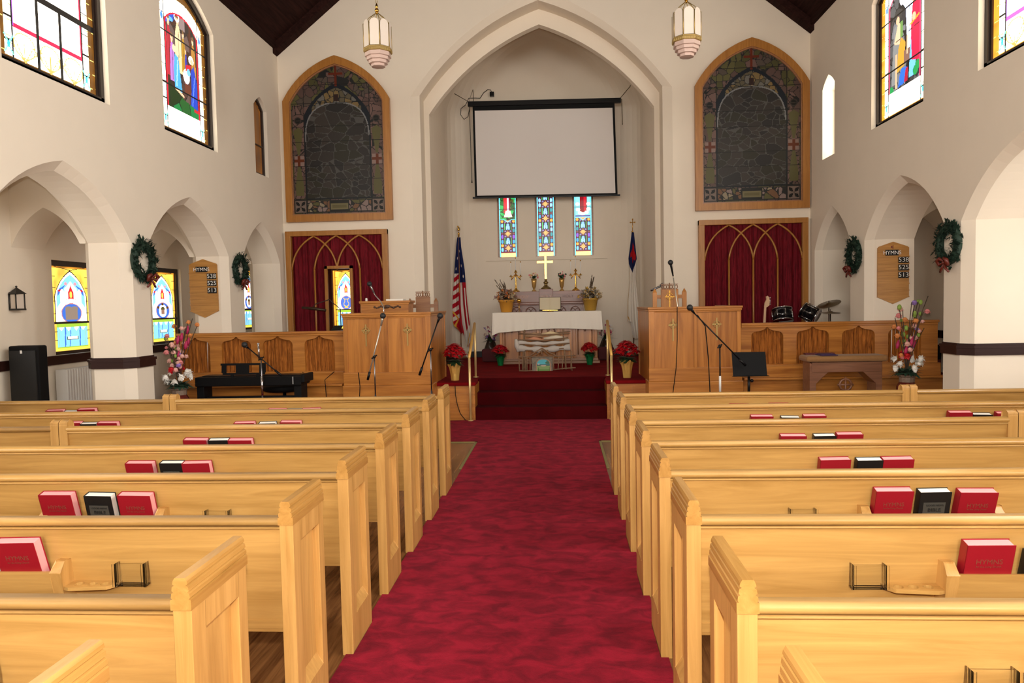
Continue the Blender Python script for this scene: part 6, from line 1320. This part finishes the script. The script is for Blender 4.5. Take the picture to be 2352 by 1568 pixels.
m = MB(); m.box(3.56, 3.94, 10.06, 10.15, .987, 1.008); o = centre(m.build('thin_book', plain('wine_cover', (.10, .01, .012), .5))); tag(o, 'thin wine red book lying behind the purple cloth on the bench', 'book')
# ================================================================ tall flower arrangements
def arrangement(x, y, lab, seed, sx):
    rnd = random.Random(seed); rt = thing('tall_flower_arrangement', (x, y, 0), lab, 'flower arrangement', 'tall silk flower arrangements')
    m = MB(); m.box(x-.11, x+.11, y-.11, y+.11, .0145, .36); m.box(x-.13, x+.13, y-.13, y+.13, .34, .37); m.build('wooden_stand', DARKTRIM, rt, bevel=.006)
    m = MB(); m.lathe([(.07, .37), (.09, .39), (.125, .50), (.12, .60), (.10, .64), (.085, .66)], (x, y, 0), 12, smooth=False); m.build('vase_body', plain('red_lacquer_%d' % seed, (.11, .018, .012), .15, noise=.6, nscale=14), rt)
    m = MB(); m.lathe([(.09, .66), (.092, .72), (.11, .735), (.115, .75)], (x, y, 0), 12, smooth=False); m.build('vase_neck', plain('grey_band_%d' % seed, (.20, .14, .10), .4, noise=.5, nscale=60), rt)
    m = MB(); heads = []
    for k in range(15):
        a = rnd.uniform(0, 2*PI); ht = rnd.uniform(1.15, 1.76); sp = rnd.uniform(.05, .30); p = [(x+sp*math.cos(a)*t**1.4+sx*.12*t*t, y+sp*.5*math.sin(a)*t, .75+(ht-.75)*t) for t in [i/6 for i in range(7)]]
        m.tube(p, .005, 5); 
        for t in (3, 4, 5, 6): heads.append(Vector(p[t])+Vector((rnd.uniform(-.05, .05), rnd.uniform(-.03, .03), rnd.uniform(-.03, .03))))
    m.build('stems', plain('brown_stems_%d' % seed, (.06, .035, .02), .8), rt)
    cols = [PKL, PK, PKL, PU, MAG, PKL, OR, LG_]
    for i, h in enumerate(heads):
        if rnd.random() < .2: continue
        m = MB(); c = rnd.choice(cols); r = rnd.uniform(.028, .046)
        if c is MAG: m.tube([h-Vector((.01, 0, .05)), h, h+Vector((.012, 0, .06))], [.012, .024, .008], 6)
        elif c is LG_: m.ball(h, (r*.6, r*.6, r*.8), 7, 5)
        else:
            m.ball(h, r*.75, 8, 6)
            for q in range(7): b = q*.9; m.leaf(h, (math.cos(b), math.sin(b)-.6, rnd.uniform(-.3, .5)), r*1.25, r*1.1, curl=.3)
        m.build('flower', c, rt)
    m = MB()
    for k in range(90): a = rnd.uniform(0, 2*PI); m.leaf((x+.05*math.cos(a), y+.05*math.sin(a), .78), (math.cos(a), math.sin(a), rnd.uniform(-.3, .9)), rnd.uniform(.10, .19), .06)
    m.build('leaves', plain('silk_leaves_%d' % seed, (.03, .07, .04), .6), rt)
    for k in range(11):
        a = k*.57+.3; c = WH if k not in (2, 3, 7) else REDPETAL; zz = .90+.06*math.sin(k*2.1) if c is WH else 1.0; rr4 = .15 if c is WH else .10
        p = Vector((x+rr4*math.cos(a), y+rr4*.9*math.sin(a)-.02, zz)); m = MB(); m.ball(p, .032, 8, 6)
        for q in range(16): m.leaf(p, (rnd.uniform(-1, 1), rnd.uniform(-1, .5), rnd.uniform(-.8, 1)), .062, .055, curl=.3)
        m.build('bloom', c, rt)
arrangement(-4.63, 9.25, 'tall arrangement of silk blossoms over white and red blooms beside the digital piano', 3, .5)
arrangement(4.66, 9.6, 'tall arrangement of silk blossoms over white and red blooms beside the padded bench', 5, .35)
# ================================================================ speaker, radiator, lantern, piano
rt = thing('loudspeaker', (-5.72, 8.1, 0), 'large black loudspeaker standing against the aisle wall', 'loudspeaker')
m = MB(); m.box(-5.95, -5.60, 8.0, 8.17, .45, 1.385); m.build('cabinet', BLACKSOFT, rt, bevel=.02)
m = MB(); m.box(-5.93, -5.62, 7.985, 8.0, .50, 1.33); m.build('grille', plain('black_grille', (.004, .004, .004), .6), rt); m = MB(); m.box(-5.79, -5.77, 7.975, 7.985, 1.30, 1.335); m.build('badge', WHITEP, rt)
m = MB(); m.box(-5.93, -5.62, 8.02, 8.15, 0, .45); m.build('base_box', BLACK, rt)
rt = thing('radiator', (-5.95, 9.1, 0), 'white cast radiator under the aisle window', 'radiator')
for k in range(16):
    m = MB(); y = 8.86+k*.05; m.box(-6.02, -5.86, y, y+.038, .10, 1.04); m.build('fin', WHITEP, rt, bevel=.012)
m = MB(); m.box(-6.0, -5.88, 8.86, 9.65, .06, .10); m.build('foot', WHITEP, rt)
rt = thing('wall_lantern', (-6.0, 8.25, 1.79), 'dark metal wall lantern with pale glass on the aisle wall', 'wall lamp')
m = MB(); m.box(-6.05, -6.03, 8.19, 8.31, 1.82, 2.0); m.build('back_plate', BLACK, rt)
y0, y1 = 8.18, 8.32; x0, x1 = -6.04, -5.96; m = MB()
for x in (x0, x1):
    for y in (y0, y1): m.tube([(x, y, 1.80), (x, y, 1.98)], .008, 5)
m.add([(x0-.0, y0-.02, 1.98), (x1+.02, y0-.02, 1.98), (x1+.02, y1+.02, 1.98), (x0, y1+.02, 1.98), ((x0+x1)/2, 8.25, 2.06)], [(0, 1, 4), (1, 2, 4), (2, 3, 4), (3, 0, 4), (3, 2, 1, 0)]); m.box(x0, x1+.01, y0-.01, y1+.01, 1.79, 1.81); m.ball(((x0+x1)/2, 8.25, 2.065), .012); m.build('metal_cage', plain('dark_iron', (.02, .018, .016), .5), rt)
m = MB(); m.box(x0+.008, x1-.006, y0+.008, y1-.008, 1.81, 1.975); m.build('glass', LAMPG, rt)
rt = thing('carved_stand', (-5.62, 11.2, 0), 'dark carved wooden stand seen past the pier beside the choir rail', 'stand')
m = MB(); m.lathe([(.10, 0), (.10, .5), (.06, .52), (.05, .58), (.09, .62), (.10, .68), (.07, .72), (.06, .78), (.12, .80), (.12, .84)], (-5.62, 11.2, ZS*0), 14); m.build('turned_column', DARKTRIM, rt)
rt = thing('floor_monitor', (5.78, 12.0, ZS), 'rounded black object behind the end of the choir rail', 'monitor'); m = MB(); m.box(5.64, 5.92, 11.85, 12.1, ZS, 1.35); m.ball((5.78, 11.97, 1.35), (.13, .12, .07)); m.build('black_cover', BLACKSOFT, rt, bevel=.03)
rt = thing('dark_chair', (5.95, 11.3, 0), 'dark chair half hidden at the end of the choir rail', 'chair'); m = MB(); m.box(5.75, 6.0, 11.45, 11.5, .0, 1.0); m.box(5.75, 6.0, 11.1, 11.45, .42, .48); m.build('frame', BLACK, rt); m = MB(); m.box(5.76, 5.99, 11.44, 11.45, .6, .78); m.build('red_back', plain('dark_red_pad', (.08, .005, .005), .7), rt)
# ================================================================ drums, guitar
DRUMB = plain('black_gloss_shell', (.006, .006, .007), .12); SKIN = plain('drum_skin', (.35, .30, .28), .5)
def tom(name, c, axis, r, h, lab, skin=True):
    rt = thing(name, c, lab, 'drum', 'drum kit'); a = Vector(axis).normalized(); c = Vector(c); m = MB(); m.tube([c-a*h/2, c+a*h/2], r, 24, True); m.build('shell', DRUMB, rt)
    for e in (-1, 1): m = MB(); m.tube([c+a*(e*h/2-.008), c+a*(e*h/2+.008)], r+.008, 24); m.build('hoop', CHROME, rt)
    m = MB(); m.tube([c-a*(h/2+.010), c-a*(h/2+.0085)], r-.006, 24); m.build('drum_head', SKIN if skin else BLACKSOFT, rt)
    u = a.orthogonal().normalized(); v = a.cross(u)
    for k in range(8): q = k*PI/4; p = c+(u*math.cos(q)+v*math.sin(q))*(r+.01); m = MB(); m.tube([p-a*h*.35, p+a*h*.35], .006, 5); m.build('lug', CHROME, rt)
    m = MB(); m.tube([(c.x, c.y+.05, c.z), (c.x, c.y+.1, ZS)], .012, 6); m.build('leg', STEEL, rt)
    return rt
tom('tom_drum', (3.92, 12.3, 1.47), (0, -.35, -1), .155, .20, 'black tom drum standing nearest the guitar neck', False)
tom('tom_drum', (4.39, 12.4, 1.49), (-.75, .5, .45), .13, .25, 'black tom drum tilted on its side below the cymbal')
tom('bass_drum', (4.15, 12.8, 1.0), (0, 1, 0), .30, .35, 'black bass drum mostly hidden behind the choir rail')
def cymbal(name, c, n, r, lab, ztop):
    rt = thing(name, (c[0], c[1], ZS), lab, 'cymbal', 'cymbals'); n = Vector(n).normalized(); c = Vector(c); u = n.orthogonal().normalized(); v = n.cross(u); vs = [c+n*.02]; fs = []; N = 28
    for i, (q, hh) in enumerate(((.03, .018), (.05, .006), (r, -.008))):
        for k in range(N): a = 2*PI*k/N; vs.append(c+(u*math.cos(a)+v*math.sin(a))*q+n*hh)
    for k in range(N): fs.append((0, 1+k, 1+(k+1) % N))
    for i in range(2):
        for k in range(N): fs.append((1+i*N+k, 1+(i+1)*N+k, 1+(i+1)*N+(k+1) % N, 1+i*N+(k+1) % N))
    m = MB(); m.add(vs, fs, True); m.build('disc', plain('dark_bronze_'+name, (.12, .085, .04), .35, metal=.9), rt); m = MB(); m.tube([(c.x, c.y, ZS), (c.x, c.y, c.z+.05)], .010, 6); m.build('stand', CHROME, rt)
cymbal('crash_cymbal', (4.71, 12.45, 1.64), (-.34, -.2, 1), .19, 'dark bronze cymbal tilted high on its chrome stand', 1.7)
cymbal('hi_hat', (4.58, 12.02, 1.507), (0, -.1, 1), .15, 'flat pair of cymbals just above the choir rail', 1.5)
rt = thing('electric_guitar', (3.5, 11.95, ZS), 'electric guitar propped upright with its maple neck and headstock showing over the choir rail', 'guitar')
NECK = plain('maple_neck', (.62, .40, .24), .35)
m = MB(); m.add([(3.475, 11.9, .95), (3.525, 11.9, .95), (3.555, 11.9, 1.62), (3.525, 11.9, 1.63), (3.475, 11.915, .95), (3.525, 11.915, .95), (3.555, 11.915, 1.62), (3.525, 11.915, 1.63)], [(0, 1, 2, 3), (7, 6, 5, 4), (0, 4, 5, 1), (1, 5, 6, 2), (2, 6, 7, 3), (3, 7, 4, 0)]); m.build('neck', NECK, rt)
m = MB(); m.prism([(3.525, 1.62), (3.56, 1.61), (3.60, 1.64), (3.605, 1.70), (3.60, 1.76), (3.575, 1.785), (3.55, 1.775), (3.555, 1.73), (3.53, 1.68)], 11.895, 11.915, lambda u, v, w: (u, w, v)); m.build('headstock', NECK, rt, bevel=.003)
for k in range(6): m = MB(); m.ball((3.615, 11.905, 1.65+k*.022), (.014, .008, .007), 8, 5); m.build('tuning_peg', CHROME, rt)
m = MB(); m.tube([(3.5, 11.96, .585), (3.5, 11.95, .70), (3.5, 11.95, .86), (3.5, 11.95, 1.02)], [.14, .16, .11, .12], 16); m.build('guitar_body', DRUMB, rt)
# ================================================================ boom-mounted reading lamp and small stand, lamp arm
rt = thing('organ_lamp', (-3.7, 12.6, ZS), 'dark long reading lamp on a jointed arm in front of the red curtain', 'lamp')
m = MB(); m.tube([(-4.12, 12.5, 1.755), (-3.92, 12.5, 1.735), (-3.70, 12.5, 1.70)], [.02, .028, .022], 8); m.build('lamp_shade', plain('dark_bronze_lamp', (.05, .025, .012), .4, metal=.4), rt)
m = MB(); m.tube([(-3.92, 12.5, 1.76), (-3.88, 12.5, 1.81), (-3.63, 12.5, 1.885), (-3.58, 12.5, 1.83), (-3.45, 12.5, 1.72), (-3.45, 12.55, ZS)], .009, 6); m.build('arm', plain('dark_arm', (.04, .02, .015), .5), rt)
rt = thing('folding_music_stand', (-3.23, 11.6, ZS), 'small black folding music stand just above the choir rail by the lyre window', 'music stand')
m = MB(); m.add([(-3.32, 11.5, 1.38), (-3.16, 11.5, 1.39), (-3.13, 11.56, 1.46), (-3.27, 11.56, 1.46), (-3.32, 11.51, 1.38), (-3.16, 11.51, 1.39), (-3.13, 11.57, 1.46), (-3.27, 11.57, 1.46)], [(0, 1, 2, 3), (7, 6, 5, 4), (0, 4, 5, 1), (1, 5, 6, 2), (2, 6, 7, 3), (3, 7, 4, 0)]); m.build('desk', BLACK, rt); m = MB(); m.tube([(-3.2, 11.56, ZS), (-3.2, 11.55, 1.45)], .009, 6); m.build('pole', BLACK, rt)
rt = thing('reading_lamp', (1.96, 13.0, ZS), 'thin grey reading lamp arm reaching past the brass-crossed chair', 'lamp'); m = MB(); m.tube([(1.85, 12.7, 1.92), (2.04, 12.7, 2.0)], [.014, .018], 8); m.tube([(2.02, 12.7, 2.0), (2.06, 12.7, 2.03)], .025, 8); m.build('lamp_head', STEEL, rt); m = MB(); m.tube([(2.04, 12.7, 2.0), (2.08, 12.75, 1.7), (2.08, 12.75, ZS)], .008, 6); m.build('arm', STEEL, rt)
# loose cables on the wood
for nm, pts, lab in (('cable', [(-1.28, 10.97, .57), (-1.275, 10.965, .4), (-1.25, 10.96, .25), (-1.21, 10.955, .12), (-1.14, 10.95, .03), (-1.12, 10.94, .022)], 'thin black cable hanging down the wooden stage face beside the steps'),
                     ('cable', [(-2.62, 10.52, .80), (-2.6, 10.51, .6), (-2.62, 10.5, .3), (-2.6, 10.49, .02)], 'thin black cable hanging before the keyboard-side enclosure'),
                     ('cable', [(-3.47, 10.6, .81), (-3.42, 10.54, .75), (-3.40, 10.53, .4), (-3.4, 10.5, .02)], 'black cable trailing down the choir rail next to the digital piano'),
                     ('cable', [(-3.0, 10.6, .81), (-3.12, 10.53, .70), (-3.1, 10.53, .3), (-3.05, 10.5, .02)], 'black looped cable under the last curtained arch, keyboard side'),
                     ('cable', [(1.95, 10.52, 1.66), (1.95, 10.54, 1.2), (1.93, 10.53, .8), (1.86, 10.52, .3), (1.8, 10.5, .02)], 'long black cable running down the brass-crossed enclosure below the tall microphone'),
                     ):
    m = MB(); m.tube(pts, .006, 6); o = centre(m.build(nm, BLACKSOFT)); tag(o, lab, 'cable')
